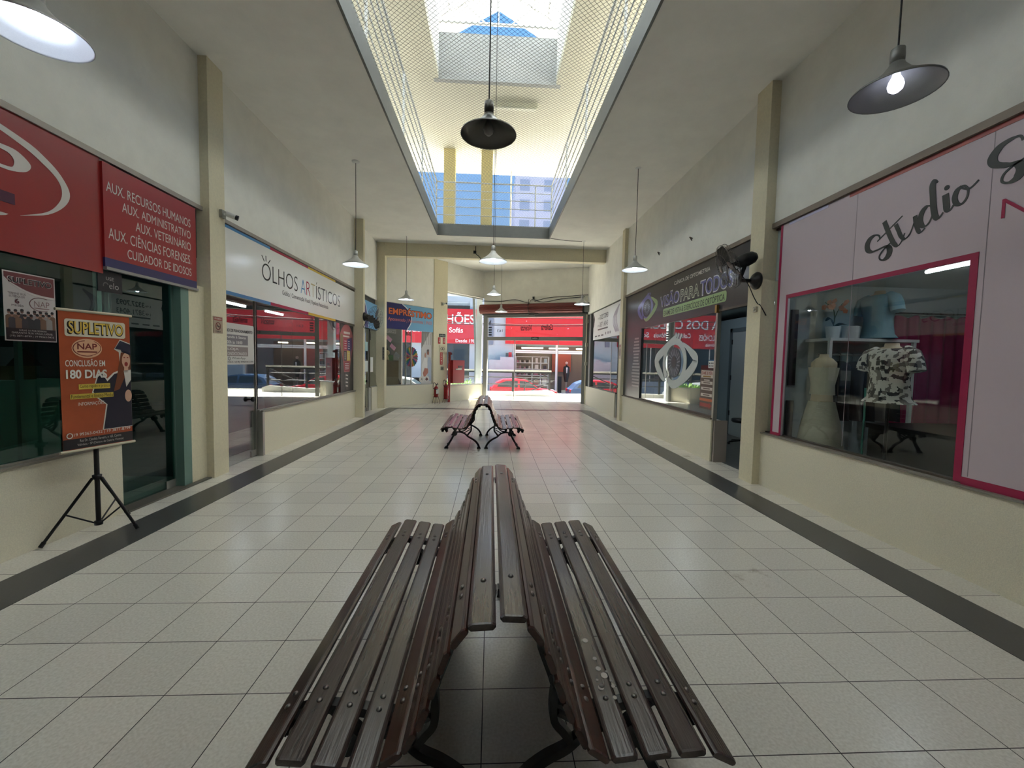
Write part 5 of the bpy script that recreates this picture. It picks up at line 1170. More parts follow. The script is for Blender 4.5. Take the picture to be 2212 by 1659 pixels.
# ================================================================== INSIDE THE LOANS SHOP
WOODK = mat('olive_board', (96, 84, 58), 0.5, var=0.1, vscale=4); DKB = mat('dark_brown_wood', (58, 42, 36), 0.5)
F_ = FE
q = MB().fbox(FE, 0.08, 0.02, 0.85, 1.70, -0.55, -0.25); tag(q.build('counter', WOODK), 'olive brown counter behind the loans shop glass', 'counter')
r = thing('stair_stringer', 'dark brown staircase slanting behind the loans shop glass', 'staircase', FE.p(0.9, 0, -0.8))
MB().prism(FE, [(0.10, 2.9), (0.42, 2.9), (1.55, 0.4), (1.55, 0.02), (1.3, 0.02)], -0.9, -0.8).build('stringer', DKB, r)
for k in range(6): MB().fbox(FE, 0.42 + k * 0.19, 2.35 - k * 0.40, 0.72 + k * 0.19, 2.39 - k * 0.40, -1.2, -0.9).build('tread', DKB, r)
for k, (u, v) in enumerate(((0.25, 2.52), (0.42, 2.22), (0.62, 1.92))):
    F2 = Frame(FE.p(u, v, -0.24), (FE.U * 0.8 - Z * 0.6), (FE.U * 0.6 + Z * 0.8))
    q = MB().fbox(F2, 0, 0, 0.26, 0.15, 0, 0.004); o = q.build('paper_slip', ink((206, 150, 168) if k < 2 else (150, 150, 148))); tag(o, ('pink paper slip nearest the loans sign', 'middle pink paper slip on the loans shop glass', 'grey paper slip lowest on the loans shop glass')[k], 'paper', 'slips taped inside the loans shop glass')
r = thing('pinwheel', 'round fan of coloured strips inside the loans shop glass', 'pinwheel', FE.p(1.37, 1.85, -0.14))
cols = ((170, 40, 44), (206, 150, 50), (40, 110, 80), (50, 80, 140), (190, 80, 110), (90, 90, 80))
for k in range(24):
    a = 2 * math.pi * k / 24; a2 = a + 0.23
    MB().prism(FE, [(1.37 + .05 * math.cos(a), 1.85 + .05 * math.sin(a)), (1.37 + .34 * math.cos(a - .02), 1.85 + .42 * math.sin(a - .02)), (1.37 + .30 * math.cos(a2), 1.85 + .37 * math.sin(a2)), (1.37 + .05 * math.cos(a2), 1.85 + .05 * math.sin(a2))], -0.15, -0.145).build('strip', ink(cols[k % 6]), r)
MB().disc(FE, 1.37, 1.85, 0.08, 0.1, -0.145, -0.135, 16).build('hub', ink((200, 150, 130)), r)
q = MB(); q.fbox(FE, 1.02, 0.78, 1.06, 2.86, -0.1, -0.06); q.fbox(FE, 1.26, 0.78, 1.29, 2.86, -0.06, -0.03); struct('trim_20', q, ALU, 'slim aluminium uprights inside the loans shop glass', 'window upright')
S = Sign('door_plate_lettering', 'grey lettering strip along the top of the loans shop glass', 'lettering', FE, FE.p(0.5, 2.76, -0.03))
S.rect('panel', (150, 146, 138), 0.10, 2.70, 0.55, 2.82, -0.034, -0.032); S.text((40, 38, 36), 'ECONI', 0.12, 2.72, 0.52, 2.8, -0.031); S.text((60, 56, 54), 'BE', 1.02, 2.66, 1.24, 2.8, -0.031, bold=.03); S.done()
q = MB().ball(FE.p(0.42, 1.98, -0.4), 0.11, 14, 10); q.lathe(FE.p(0.42, 1.72, -0.4), Z, [(0.0, 0), (0.09, 0), (0.06, .1), (0.04, .18)], 12); tag(q.build('desk_ornament', mat('pale_ornament', (176, 160, 120), 0.5)), 'pale round ornament standing on the loans shop counter', 'ornament')
q = MB().fbox(FE, 0.5, 1.7, 0.72, 1.9, -0.42, -0.40); tag(q.build('desk_card', mat('green_card', (110, 140, 100), 0.5)), 'small green card standing on the loans shop counter', 'card')

# ================================================================== INSIDE THE SCHOOL OFFICE
r = thing('reception_counter', 'pale reception counter behind the teal school glass', 'counter', (-5.15, 3.6, 0))
MB().box((-5.5, 1.2, 0), (-5.02, 5.03, 1.20)).build('body', mat('pale_counter', (170, 176, 166), 0.6), r); MB().box((-5.55, 1.2, 1.20), (-4.98, 5.05, 1.45)).build('raised_front', mat('pale_counter', (170, 176, 166), 0.6), r)
r = thing('toy_house', 'small dark wooden house ornament on the school counter', 'ornament', (-5.2, 4.72, 1.45))
MB().box((-5.28, 4.60, 1.45), (-5.08, 4.86, 1.60)).build('body', mat('brown_card', (120, 100, 70), 0.7), r)
F2 = Frame((-5.06, 4.73, 1.6), (0, 1, 0)); MB().prism(F2, [(-.18, 0), (.18, 0), (0, .2)], -0.24, 0).build('roof', DKB, r)
r = thing('poster_stand', 'white panel standing inside the school glass behind the course poster', 'panel', (-4.6, 4.25, 0))
MB().box((-4.7, 4.15, 1.9), (-4.66, 4.50, 2.62)).build('board', mat('pale_board', (170, 172, 166), 0.7), r); MB().box((-4.7, 4.3, 0.0), (-4.66, 4.34, 1.9)).build('post', ALU, r)
struct('trim_21', MB().box((-4.12, 4.50, 0.78), (-4.08, 4.55, 2.64)), mat('pale_teal_post', (170, 190, 178), 0.5), 'pale upright between the school window and its glass door', 'window upright')

# ================================================================== INSIDE THE PRINT SHOP
TUBE = emit_mat('lit_tube', (235, 242, 255), 7.0)
def tube_light(label, a, b, grp):
    a = Vector(a); b = Vector(b); r = thing('tube_light', label, 'tube light', (a + b) / 2, grp)
    MB().tube([a, b], 0.02, 10).build('tube', TUBE, r); d = (b - a).normalized(); s_ = d.cross(Z) * 0.05
    MB().add([a + s_ + Z * .03, b + s_ + Z * .03, b - s_ + Z * .03, a - s_ + Z * .03, a + s_ + Z * .07, b + s_ + Z * .07, b - s_ + Z * .07, a - s_ + Z * .07], [(0, 3, 2, 1), (4, 5, 6, 7), (0, 1, 5, 4), (1, 2, 6, 5), (2, 3, 7, 6), (3, 0, 4, 7)]).build('fitting', WHITEM, r)
    return r
tube_light('lit tube light inside the print shop, the one by the glass door', (-6.0, 9.4, 2.95), (-6.0, 10.4, 2.95), 'tube lights inside the shops')
tube_light('lit tube light inside the print shop, deeper in by the bulb decal', (-6.0, 11.3, 2.95), (-6.0, 12.2, 2.95), 'tube lights inside the shops')
tube_light('lit tube light in the studio over the curtain, near the panel corner', (5.2, 3.6, 2.93), (5.2, 4.75, 2.93), 'tube lights inside the shops')
tube_light('added tube light out of view brightening the clinic doorway', (4.6, 8.6, 2.98), (4.6, 10.0, 2.98), 'tube lights inside the shops')  # hidden lamp added to lift the clinic room out of the dark
tube_light('added tube light out of view brightening the school counter', (-5.6, 3.4, 2.95), (-5.6, 4.6, 2.95), 'tube lights inside the shops')  # hidden lamp added so the counter shows through the teal glass
q = MB().box((-4.6, 11.05, 0.0), (-4.35, 11.42, 1.75)); tag(q.build('display_stand', mat('dark_brown_box', (52, 42, 40), 0.5)), 'dark brown upright box stand behind the print shop glass', 'stand')
q = MB().box((-6.6, 7.0, 0), (-5.9, 11, 1.0)); tag(q.build('counter', mat('grey_counter', (90, 88, 88), 0.5)), 'long grey counter deep inside the print shop', 'counter')
for k, (y, z, w_, h_, c) in enumerate(((13.75, 2.15, .3, .3, (150, 186, 190)), (13.7, 1.5, .42, .35, (200, 210, 208)), (14.25, 1.55, .3, .5, (220, 220, 216)))):
    q = MB().fbox(FL, y - w_ / 2, z - h_ / 2, y + w_ / 2, z + h_ / 2, -0.052, -0.048) if k < 2 else MB().fbox(FL, y - w_ / 2, z - h_ / 2, y + w_ / 2, z + h_ / 2, -0.024, -0.02)
    tag(q.build('paper_notice', ink(c)), ('small blue notice high on the corner shop glass door', 'white notice low on the corner shop glass door', 'white notice on the pane beside the corner shop door')[k], 'notice', 'notices on the corner shop glass')

# ================================================================== INSIDE THE EYE CLINIC
w = MB(); w.box((6.13, 7.2, 0), (6.25, 8.3, 2.95)); w.box((6.13, 9.15, 0), (6.25, 12.3, 2.95)); w.box((6.13, 8.3, 2.62), (6.25, 9.15, 2.95)); struct('wall_clinic_inner', w, BLUEG, 'blue grey inner wall of the eye clinic', 'wall')
q = MB(); q.box((6.09, 10.18, 0.0), (6.135, 10.28, 2.70)); q.box((6.09, 9.15, 2.60), (6.135, 10.28, 2.70)); struct('trim_22', q, mat('dark_blue_frame', (78, 92, 98), 0.5), 'dark blue door frame on the inner clinic wall', 'door frame')
dd = thing('door_6', 'blue grey inner door of the eye clinic', 'door', (6.12, 9.7, 0), None, 'structure')
MB().box((6.10, 9.15, 0.03), (6.128, 10.18, 2.60)).build('leaf', mat('door_grey', (150, 160, 162), 0.5), dd); q = MB()
for z in (0.5, 1.4, 2.3): q.box((6.085, 10.16, z), (6.11, 10.2, z + 0.12))
q.build('hinge', BLACK, dd)
struct('baseboard_1', MB().box((6.11, 7.2, 0), (6.13, 12.3, 0.14)), mat('pale_base', (160, 168, 170), 0.5), 'pale skirting board inside the eye clinic', 'skirting')
struct('floor_clinic', MB().box((4.22, 6.2, 0.0), (7.8, 12.4, 0.004)), mat('dark_grey_floor', (92, 94, 90), 0.4, var=0.1, vscale=8), 'dark grey floor of the eye clinic', 'floor')
r = thing('office_stool', 'black office stool inside the clinic doorway', 'stool', (5.62, 8.85, 0.0))
MB().lathe((5.62, 8.85, 0.50), Z, [(0.0, 0.0), (0.2, 0.0), (0.225, 0.03), (0.215, 0.08), (0.0, 0.09)], 24).build('seat', BLACK, r)
MB().tube([(5.62, 8.85, 0.08), (5.62, 8.85, 0.5)], 0.025, 10).build('column', BLACK, r)
for k in range(5):
    a = 2 * math.pi * k / 5 + .5; e = Vector((5.62 + .27 * math.cos(a), 8.85 + .27 * math.sin(a), 0.06))
    lg = MB().tube([(5.62, 8.85, 0.1), e], 0.02, 8).build('leg', BLACK, r); MB().ball(e - Z * 0.03, 0.03, 10, 6).build('caster', BLACK, lg)

# ================================================================== INSIDE THE FASHION STUDIO
SKIN = mat('mannequin_beige', (196, 178, 150), 0.5)
def bust(label, c, z0, z1, cloth, clothmat, stand=True, skirt=None, w=1.0, sleeves=False, straps=False):
    x, y = c; r = thing('mannequin', label, 'mannequin', (x, y, 0 if stand else z0))
    H_ = z1 - z0
    sh = [(x, y, z0 + H_ * f, .135 * w * a, .19 * w * b) for f, a, b in ((0, .82, .86), (.15, .76, .80), (.35, .74, .72), (.55, .88, .86), (.72, .90, 1.0), (.82, .78, 1.04), (.90, .5, .72), (.94, .36, .34), (1.0, .34, .30))]
    MB().loft(sh, 24).build('torso', SKIN, r)
    cl = [(x, y, zz, rx * 1.10 + .012, ry * 1.10 + .012) for (x, y, zz, rx, ry) in sh[:(6 if straps else 8)]]
    if not straps: cl = [(cl[0][0], cl[0][1], cl[0][2] - .06, cl[0][3] * 1.25, cl[0][4] * 1.22)] + cl[:-1]
    else: cl = cl[1:-1]
    MB().loft(cl, 28, False).build(cloth, clothmat, r)
    if straps:
        for s_ in (-1, 1): MB().tube([(x - .10, y + s_ * .10, cl[-1][2] - .02), (x - .03, y + s_ * .09, z0 + H_ * .90), (x + .09, y + s_ * .1, cl[-1][2])], 0.012, 6).build('strap', clothmat, r)
    if sleeves:
        for s_ in (-1, 1):
            p = Vector((x, y + s_ * .17 * w, z0 + H_ * .84)); MB().tube([p - Vector((0, s_ * .05, -.01)), p + Vector((-.01, s_ * .04, -.04)), p + Vector((-.02, s_ * .085, -.12)), p + Vector((-.025, s_ * .115, -.22))], [0.07, 0.085, 0.082, 0.08], 14).build('sleeve', clothmat, r)
    if skirt: 
        MB().loft([(x, y, z0 - .62, .24, .30), (x, y, z0 - .3, .2, .25), (x, y, z0 - .06, .15, .185), (x, y, z0 + .0, .13, .175)], 28, False).build('skirt', skirt, r)
    if stand:
        MB().tube([(x, y, 0.02), (x, y, z0 + .02)], 0.018, 8).build('pole', BLACK, r); MB().lathe((x, y, 0.0), Z, [(0.0, 0.0), (0.17, 0.0), (0.17, 0.02), (0.03, 0.04), (0.0, 0.04)], 20).build('base', BLACK, r)
    return r
def pattern_mat():
    mt = bpy.data.materials.new('printed_blouse'); mt.use_nodes = True; t = mt.node_tree; b = t.nodes['Principled BSDF']
    tc = t.nodes.new('ShaderNodeTexCoord'); v = t.nodes.new('ShaderNodeTexVoronoi'); v.distance = 'CHEBYCHEV'; v.inputs['Scale'].default_value = 24; t.links.new(tc.outputs['Object'], v.inputs['Vector'])
    r_ = t.nodes.new('ShaderNodeValToRGB'); r_.color_ramp.interpolation = 'CONSTANT'; e = r_.color_ramp.elements
    e[0].position = 0; e[0].color = lin((212, 206, 196)); e[1].position = 0.55; e[1].color = lin((120, 112, 106))
    k = e.new(0.75); k.color = lin((52, 48, 48))
    s = t.nodes.new('ShaderNodeSeparateColor'); t.links.new(v.outputs['Color'], s.inputs[0]); t.links.new(s.outputs[0], r_.inputs[0]); t.links.new(r_.outputs[0], b.inputs['Base Color']); b.inputs['Roughness'].default_value = 0.8
    return mt
bust('mannequin in a black and cream printed blouse behind the studio glass', (4.70, 4.62), 1.42, 2.06, 'blouse', pattern_mat(), True, None, 1.25, True)
bust('mannequin in a cream strappy top and short skirt behind the studio glass', (4.50, 5.36), 1.30, 1.94, 'camisole', mat('cream_cloth', (196, 190, 168), 0.8, var=.06, vscale=12), True, mat('cream_skirt', (186, 180, 160), 0.85, var=.06, vscale=12), 0.95, False, True)
bust('mannequin torso in a pale blue t-shirt standing on the white shelf', (5.60, 5.74), 2.255, 2.88, 'tshirt', mat('pale_blue_cloth', (126, 170, 184), 0.8, var=.08, vscale=8), False, None, 1.15, True)
r = thing('clothes_shelf', 'white shelf unit with a clothes rail along the pale studio wall', 'shelf unit', (5.4, 5.75, 0))
MB().box((4.74, 5.55, 2.14), (6.05, 6.02, 2.18)).build('shelf_board', WHITE, r)
for x in (4.76, 6.0): MB().box((x - .02, 5.56, 0), (x + .02, 5.6, 2.14)).build('upright', WHITE, r)
MB().tube([(4.76, 5.78, 1.95), (6.0, 5.78, 1.95)], 0.014, 8).build('hanging_rail', ALU, r)
gc = ((24, 24, 26), (30, 30, 34), (70, 66, 66), (22, 22, 24), (120, 112, 104), (26, 26, 30))
gl = ('black garment at the window end of the studio clothes rail', 'black garment second along the studio clothes rail', 'grey garment on the studio clothes rail', 'black garment in the middle of the studio clothes rail', 'taupe garment on the studio clothes rail', 'black garment at the curtain end of the studio clothes rail')
for k in range(6):
    x = 4.90 + k * 0.19; r = thing('hanging_garment', gl[k], 'garment', (x, 5.78, 1.95), 'garments on the studio clothes rail')
    MB().loft([(x, 5.76, 1.0, .05, .20), (x, 5.76, 1.3, .045, .18), (x, 5.76, 1.7, .045, .19), (x, 5.76, 1.80, .04, .17), (x, 5.76, 1.86, .02, .05)], 18).build('cloth', ink(gc[k], 0.85), r)
    MB().tube(smooth_pts([(x, 5.78, 1.85), (x, 5.78, 1.92), (x, 5.80, 1.965), (x, 5.78, 1.975), (x, 5.765, 1.955)], 3), 0.004, 5).build('hanger_hook', BLACK, r)
r = thing('potted_orchid', 'orange orchid in a white square pot on the studio shelf', 'potted plant', (4.98, 5.8, 2.18))
MB().loft([(4.98, 5.8, 2.18, .10, .10), (4.98, 5.8, 2.36, .125, .125)], 4).build('pot', WHITE, r)
OS = mat('orchid_stem', (60, 84, 48), 0.6)
q = MB(); q.tube(smooth_pts([(4.98, 5.8, 2.36), (4.97, 5.78, 2.5), (4.93, 5.77, 2.62), (4.80, 5.76, 2.70)], 4), 0.006, 6); q.tube(smooth_pts([(4.98, 5.8, 2.36), (5.0, 5.8, 2.5), (5.04, 5.79, 2.62), (5.08, 5.78, 2.70)], 4), 0.005, 6); q.build('stem', OS, r)
for dx, dz in ((-.16, .12), (.18, .04)):
    q = MB(); P = smooth_pts([(4.98, 5.79, 2.36), (4.98 + dx * .5, 5.77, 2.36 + dz), (4.98 + dx, 5.76, 2.36 + dz * .6)], 4)
    V = []
    for i, p in enumerate(P): w_ = 0.03 * math.sin(math.pi * (i + .5) / len(P)); V += [Vector(p) + Vector((0, w_, w_ * .6)), Vector(p) - Vector((0, w_, w_ * .6))]
    q.add(V, [(2 * i, 2 * i + 1, 2 * i + 3, 2 * i + 2) for i in range(len(P) - 1)], True); q.build('leaf', mat('dark_leaf', (30, 46, 34), 0.4), r)
rr = random.Random(5); PET = mat('orange_petal', (190, 112, 76), 0.6)
for k in range(14):
    cx_, cz_ = (4.80 + rr.uniform(-.02, .12), 2.68 + rr.uniform(-.05, .05)) if k < 9 else (5.07 + rr.uniform(-.03, .03), 2.66 + rr.uniform(-.08, .07))
    q = MB(); Fp = Frame((cx_, 5.75 + rr.uniform(-.03, .03), cz_), (1, 0, 0.2), (rr.uniform(-.3, .3), rr.uniform(-.3, .3), 1))
    for j in range(5):
        a = 2 * math.pi * j / 5; q.disc(Fp, .022 * math.cos(a), .022 * math.sin(a), .02, .02, 0, .003, 8)
    q.build('flower', PET, r)
q = MB().loft([(5.26, 5.8, 2.18, .13, .10), (5.26, 5.8, 2.37, .16, .12)], 4); tag(q.build('square_pot', WHITE), 'empty white square pot beside the orchid on the shelf', 'pot')
r = thing('studio_curtain', 'magenta curtain hanging from a rail inside the studio', 'curtain', (6.7, 6.0, 0.4))
q = MB(); V = []; n = 90
for i in range(n + 1):
    f = i / n; x = 6.05 + f * 1.65; yy = 5.93 + .035 * math.sin(f * 52) + .02 * math.sin(f * 23 + 1)
    V += [Vector((x, yy, 0.12)), Vector((x, yy * .5 + 5.93 * .5, 2.55 + .02 * math.sin(f * 40)))]
q.add(V, [(2 * i, 2 * i + 2, 2 * i + 3, 2 * i + 1) for i in range(n)], True); q.build('cloth', mat('magenta_cloth', (150, 30, 80), 0.75, var=.08, vscale=5), r)
MB().tube([(6.0, 5.93, 2.60), (7.75, 5.93, 2.60)], 0.014, 8).build('rail', BLACK, r)
r = thing('studio_table', 'black table in the studio behind the printed blouse mannequin', 'table', (5.5, 4.6, 0))
MB().box((5.0, 3.7, 0.98), (6.2, 5.2, 1.04)).build('tabletop', BLACK, r); MB().box((5.02, 3.72, 0.12), (5.06, 5.18, 0.98)).build('front_panel', BLACK, r)
for x in (5.1, 6.1):
    for y in (3.8, 5.1): MB().box((x - .03, y - .03, 0), (x + .03, y + .03, 0.98)).build('leg', BLACK, r)
q = MB().box((4.50, 6.0, 1.48), (4.60, 6.035, 2.62)); q.box((4.50, 6.0, 0.5), (4.60, 6.035, 1.25)); struct('trim_23', q, BLACK, 'black strip slots on the pale studio wall', 'wall slot')
q = MB().tube(smooth_pts([(4.60, 4.82, 1.52), (4.59, 4.80, 1.2), (4.595, 4.81, 0.9), (4.59, 4.80, 0.6)], 4), 0.012, 6); tag(q.build('tape_measure', mat('teal_tape', (60, 130, 116), 0.6)), 'teal tape hanging from the printed blouse mannequin', 'tape')

# ================================================================== OUTSIDE
CONC = mat('pavement_concrete', (196, 192, 182), 0.85, var=0.08, vscale=3)
ASPH = mat('asphalt', (96, 96, 98), 0.9, var=0.1, vscale=20)
struct('pavement', MB().prism(Frame((0, 0, 0), (1, 0, 0), (0, 1, 0)), [(-16, 17.6), (-2.1, 17.52), (-0.35, 19.2), (4.3, 17.4), (16, 17.4), (16, 22.6), (-16, 22.6)], -0.4, -0.012), CONC, 'sunlit pale pavement outside the gate', 'pavement')
struct('road', MB().box((-40, 22.6, -0.9), (40, 27.6, -0.72)), ASPH, 'grey asphalt road outside', 'road')
struct('pavement_far', MB().box((-40, 27.6, -0.9), (40, 29.1, -0.5)), CONC, 'pavement along the shops across the road', 'pavement')
struct('kerb', MB().box((-16, 22.5, -0.75), (16, 22.7, 0.02)), CONC, 'kerb between pavement and road', 'kerb')
q = MB(); q.prism(Frame((0, 21.15, 0), (1, 0, 0), (0, 0, 1), (0, 1, 0)), [(-3.5, -0.02), (3.3, -0.02), (3.3, 0.20), (3.0, 0.30), (1.2, 0.20), (-3.5, 0.16)], 0, 0.18); struct('ramp_wall', q, mat('white_plaster', (224, 222, 214), 0.8), 'low white ramp wall under the street railing', 'wall')
RAILM = mat('dark_rail_paint', (38, 38, 40), 0.45)
r = thing('street_railing', 'grey steel ramp railing outside the gate with slanting bars', 'railing', (1.0, 21.2, 0))
MB().box((-3.5, 21.16, 1.24), (3.12, 21.26, 1.32)).build('handrail', mat('sunlit_rail_top', (176, 174, 168), 0.4), r)  # sunlight on top of the dark handrail put into a pale colour
MB().box((-3.5, 21.18, 1.16), (3.1, 21.24, 1.24)).build('handrail_underside', RAILM, r)  # lower face of the same handrail, kept dark below its sunlit top
for z in (0.94, 0.58): MB().tube([(-3.5, 21.21, z), (3.05, 21.21, z)], 0.028, 8).build('rail', RAILM, r)
for x in (-2.4, -0.7, 1.13, 3.03): MB().box((x - .05, 21.17, 0.1), (x + .05, 21.25, 1.26)).build('post', RAILM, r)
for x0, z0, x1, z1 in ((1.75, 0.6, 3.0, 1.15), (1.75, 0.2, 1.75, 0.72), (2.1, 0.25, 3.0, 0.66)): MB().tube([(x0, 21.3, z0), (x1, 21.3, z1)], 0.03, 8).build('slanting_bar', RAILM, r)
# outer column and leaning steel brace by the window
struct('wall_outer_column', MB().box((-0.75, 19.75, -0.1), (-0.47, 20.05, 6.2)), mat('pale_blue_plaster', (200, 208, 210), 0.8), 'pale plaster column outside the street window', 'column')
q = MB(); q.tube([(-0.95, 20.6, 5.6), (-0.80, 20.6, 2.6)], 0.07, 8); q.tube([(-0.80, 20.6, 2.6), (-0.78, 20.6, -0.05)], 0.05, 8); tag(q.build('steel_brace', mat('dark_green_grey_steel', (92, 96, 92), 0.5)), 'dark leaning steel post outside the street window', 'steel post')
# planter
r = thing('planter', 'bright green leafy planter outside the street window', 'planter', (-1.5, 20.2, 0))
MB().box((-2.4, 19.9, -0.02), (-0.9, 20.5, 0.30)).build('trough', CONC, r)
q = MB(); rr = random.Random(9)
for k in range(150):
    x, y = rr.uniform(-2.35, -0.95), rr.uniform(19.95, 20.45); h = rr.uniform(.3, .62); a = rr.uniform(0, 6.28); d = Vector((math.cos(a), math.sin(a), 0)) * h * .45; s_ = Vector((-math.sin(a), math.cos(a), 0)) * .02
    b_ = Vector((x, y, .28)); m_ = b_ + d * .5 + Z * h * .75; e = b_ + d * 1.1 + Z * h
    q.add([b_ - s_, b_ + s_, m_ + s_ * 1.3, m_ - s_ * 1.3, e], [(0, 1, 2, 3), (3, 2, 4)])
q.build('foliage', mat('leaf_green', (120, 160, 60), 0.6, var=.2, vscale=10), r)
# shop building across the road
FO = Frame((0, 29.0, 0), (1, 0, 0), (0, 0, 1), (0, -1, 0))
r = thing('shop_building', 'long shop building across the road with a red fascia', 'building', (0, 29, -0.5))
BW_ = mat('blue_grey_render', (176, 188, 200), 0.8, var=.04, vscale=1)
FASC = mat('fascia_red', (206, 34, 44), 0.5)
q = MB()
q.box((-1.55, 29.0, -0.5), (1.62, 29.3, 5.9)); q.box((-14, 29.0, -0.5), (-9.5, 29.3, 3.2)); q.box((-5.6, 29.0, -0.5), (-4.9, 29.3, 3.2)); q.box((-14, 29.02, 5.83), (20, 29.3, 6.2)); q.box((-14, 29.0, -0.5), (-1.55, 29.3, 0.5)); q.box((8.6, 29.0, -0.5), (20, 29.3, 3.2)); q.box((-14, 33, -0.5), (20, 33.2, 6.0)); q.box((-14, 29.3, 5.6), (20, 33, 5.8)); q.box((-14, 29.3, -0.55), (20, 33, -0.45))
q.build('wall', BW_, r)
f1 = MB().fbox(FO, -14, 2.92, -0.75, 5.3, 0.05, 0.25).build('fascia', mat('fascia_red_matt', (196, 40, 52), 0.6), r)
f2 = MB().fbox(FO, 0.95, 2.98, 20, 5.6, 0.05, 0.30).build('fascia', FASC, r)
q = MB()
q.text(FO, 'A CASA DOS COLCHÕES', -10.3, 4.28, -1.2, 5.08, 0.252, bold=0.012)
q.text(FO, 'COLCHÕES', -8.2, 3.5, -6.6, 4.0, 0.252, bold=0.012); q.text(FO, 'Móveis', -8.0, 3.1, -7.1, 3.35, 0.252); q.text(FO, 'Colchões', -6.0, 3.66, -4.6, 4.0, 0.252, bold=0.012); q.text(FO, 'Móveis', -4.3, 3.66, -3.3, 4.0, 0.252, bold=0.012); q.text(FO, 'Sofás', -2.95, 3.66, -2.0, 4.02, 0.252, bold=0.015); q.text(FO, 'Desde 1988', -2.5, 3.0, -1.0, 3.24, 0.252, bold=0.012)
q.build('lettering', mat('white_letters', (232, 236, 240), 0.5), f1)
q = MB()
for z in (2.55, 2.95): q.fbox(FO, 1.55, z - .07, 9, z + .03, 0.0, 0.1) if z < 2.6 else None
for x in (1.62, 4.60, 8.6): q.fbox(FO, x - .07, -0.45, x + .07, 2.98, 0.0, 0.12)
q.fbox(FO, 1.62, 2.36, 8.6, 2.46, 0.0, 0.1)
q.build('window_frame', WHITE, r)
MB().fbox(FO, 1.62, -0.4, 4.6, 2.98, -0.01, 0.0).build('window', GLASSC, r)
for a, b in ((-9.5, -5.6), (-4.9, -1.55)):
    wf = MB().fbox(FO, a, 0.5, b, 2.92, -0.03, 0.0).build('window', mat('dark_shop_glass', (44, 52, 58), 0.1, spec=0.6), r); MB().fbox(FO, (a + b) / 2 - .03, 0.5, (a + b) / 2 + .03, 2.92, 0.0, 0.03).build('mullion', WHITE, wf)
q = MB()
for k in range(5): q.box((-0.15, 28.2 - 0.0, -0.5), (0.60 - k * 0.0 + 0.0, 28.4, 1.85)) if k == 0 else None
q.build('stair_wall', BW_, r); q = MB().box((0.6, 28.2, -0.5), (1.55, 28.4, 2.05)); q.build('stair_wall', BW_, r)
q = MB().fbox(FO, 1.2, 1.95, 1.42, 2.4, 0.02, 0.06); q.build('red_sign', ink((206, 50, 64)), r); q = MB().fbox(FO, 1.0, 2.1, 1.2, 2.35, 0.02, 0.05); q.build('grey_box', STEELG, r)
q = MB().fbox(FO, -0.2, 2.9, 0.1, 6.0, 0.02, 0.12); q.build('dark_pier', mat('slate_pier', (120, 130, 150), 0.7), r)
q = MB().box((1.6, 32.6, -0.45), (8.6, 32.7, 2.95)); q.build('shop_back', mat('shop_back_brown', (120, 108, 104), 0.8), r)
for k in range(3):
    q = MB().tube([(2.2 + k * 2.0, 29.8, 2.75), (4.0 + k * 2.0, 32.2, 2.85)], 0.05, 8); q.build('ceiling_light', emit_mat('warm_strip', (255, 236, 190), 5.0), r)
# things in the shop window across the road
r = thing('display_shelf', 'white display shelf full of shoes in the shop across the road', 'display shelf', (3.0, 30, -0.5))
q = MB()
for z in (0.0, 0.75, 1.2, 1.65, 2.1): q.box((1.8, 29.8, z), (4.2, 30.2, z + .05))
for x in (1.8, 2.98, 3.6, 4.17): q.box((x - .03, 29.8, -0.45), (x + .03, 30.2, 2.15))
q.build('frame', WHITE, r)
rr = random.Random(11); nsh = 0
SHOE = [ink((60, 50, 50)), ink((206, 130, 150)), ink((220, 214, 206)), ink((120, 90, 80))]
shoes = []
for zi, z in enumerate((0.8, 1.25, 1.7)):
    for k in range(6):
        x = 1.92 + k * .172; q = MB(); h = rr.uniform(.12, .24)
        q.loft([(x, 29.95, z, .06, .10), (x, 29.95, z + h * .5, .055, .09), (x, 29.97, z + h, .03, .05)], 10)
        o = q.build('shoe', SHOE[rr.randrange(4)]); tag(o, 'small shoe on a white display shelf in the shop across the road', 'shoe', 'shoes displayed in the shop across the road')
for k, (x, z, w_, h_, c) in enumerate(((3.15, .80, .3, .28, (206, 130, 140)), (3.75, .80, .3, .3, (120, 90, 80)), (3.2, 1.25, .25, .3, (214, 208, 196)), (3.8, 1.25, .2, .26, (60, 50, 60)), (3.2, 1.70, .16, .34, (216, 212, 206)), (3.85, 1.70, .2, .3, (180, 190, 200)), (3.2, .05, .3, .4, (150, 110, 90)), (3.8, .05, .3, .5, (206, 200, 190)), (2.1, .05, .5, .3, (170, 120, 120)))):
    q = MB().box((x - w_ / 2 + .1, 29.86, z), (x + w_ / 2 + .1, 30.1, z + h_)); o = q.build('shop_box', ink(c)); tag(o, 'coloured box of goods on a white display shelf across the road', 'box', 'boxes of goods in the shop across the road')
r = thing('shop_mannequin', 'dark clothed mannequin in the open doorway across the road', 'mannequin', (5.45, 29.6, -0.45))
MB().loft([(5.45, 29.6, .35, .12, .1), (5.45, 29.6, .8, .2, .14), (5.45, 29.6, 1.2, .24, .15), (5.45, 29.6, 1.45, .22, .13), (5.45, 29.6, 1.52, .07, .06), (5.45, 29.6, 1.6, .06, .06)], 16).build('dark_jacket', BLACK, r)
MB().ball((5.45, 29.6, 1.72), .10, 12, 8).build('head', mat('shop_mannequin_pink', (214, 180, 170), 0.5), r); MB().tube([(5.45, 29.6, -0.45), (5.45, 29.6, .4)], .03, 8).build('pole', ALU, r)
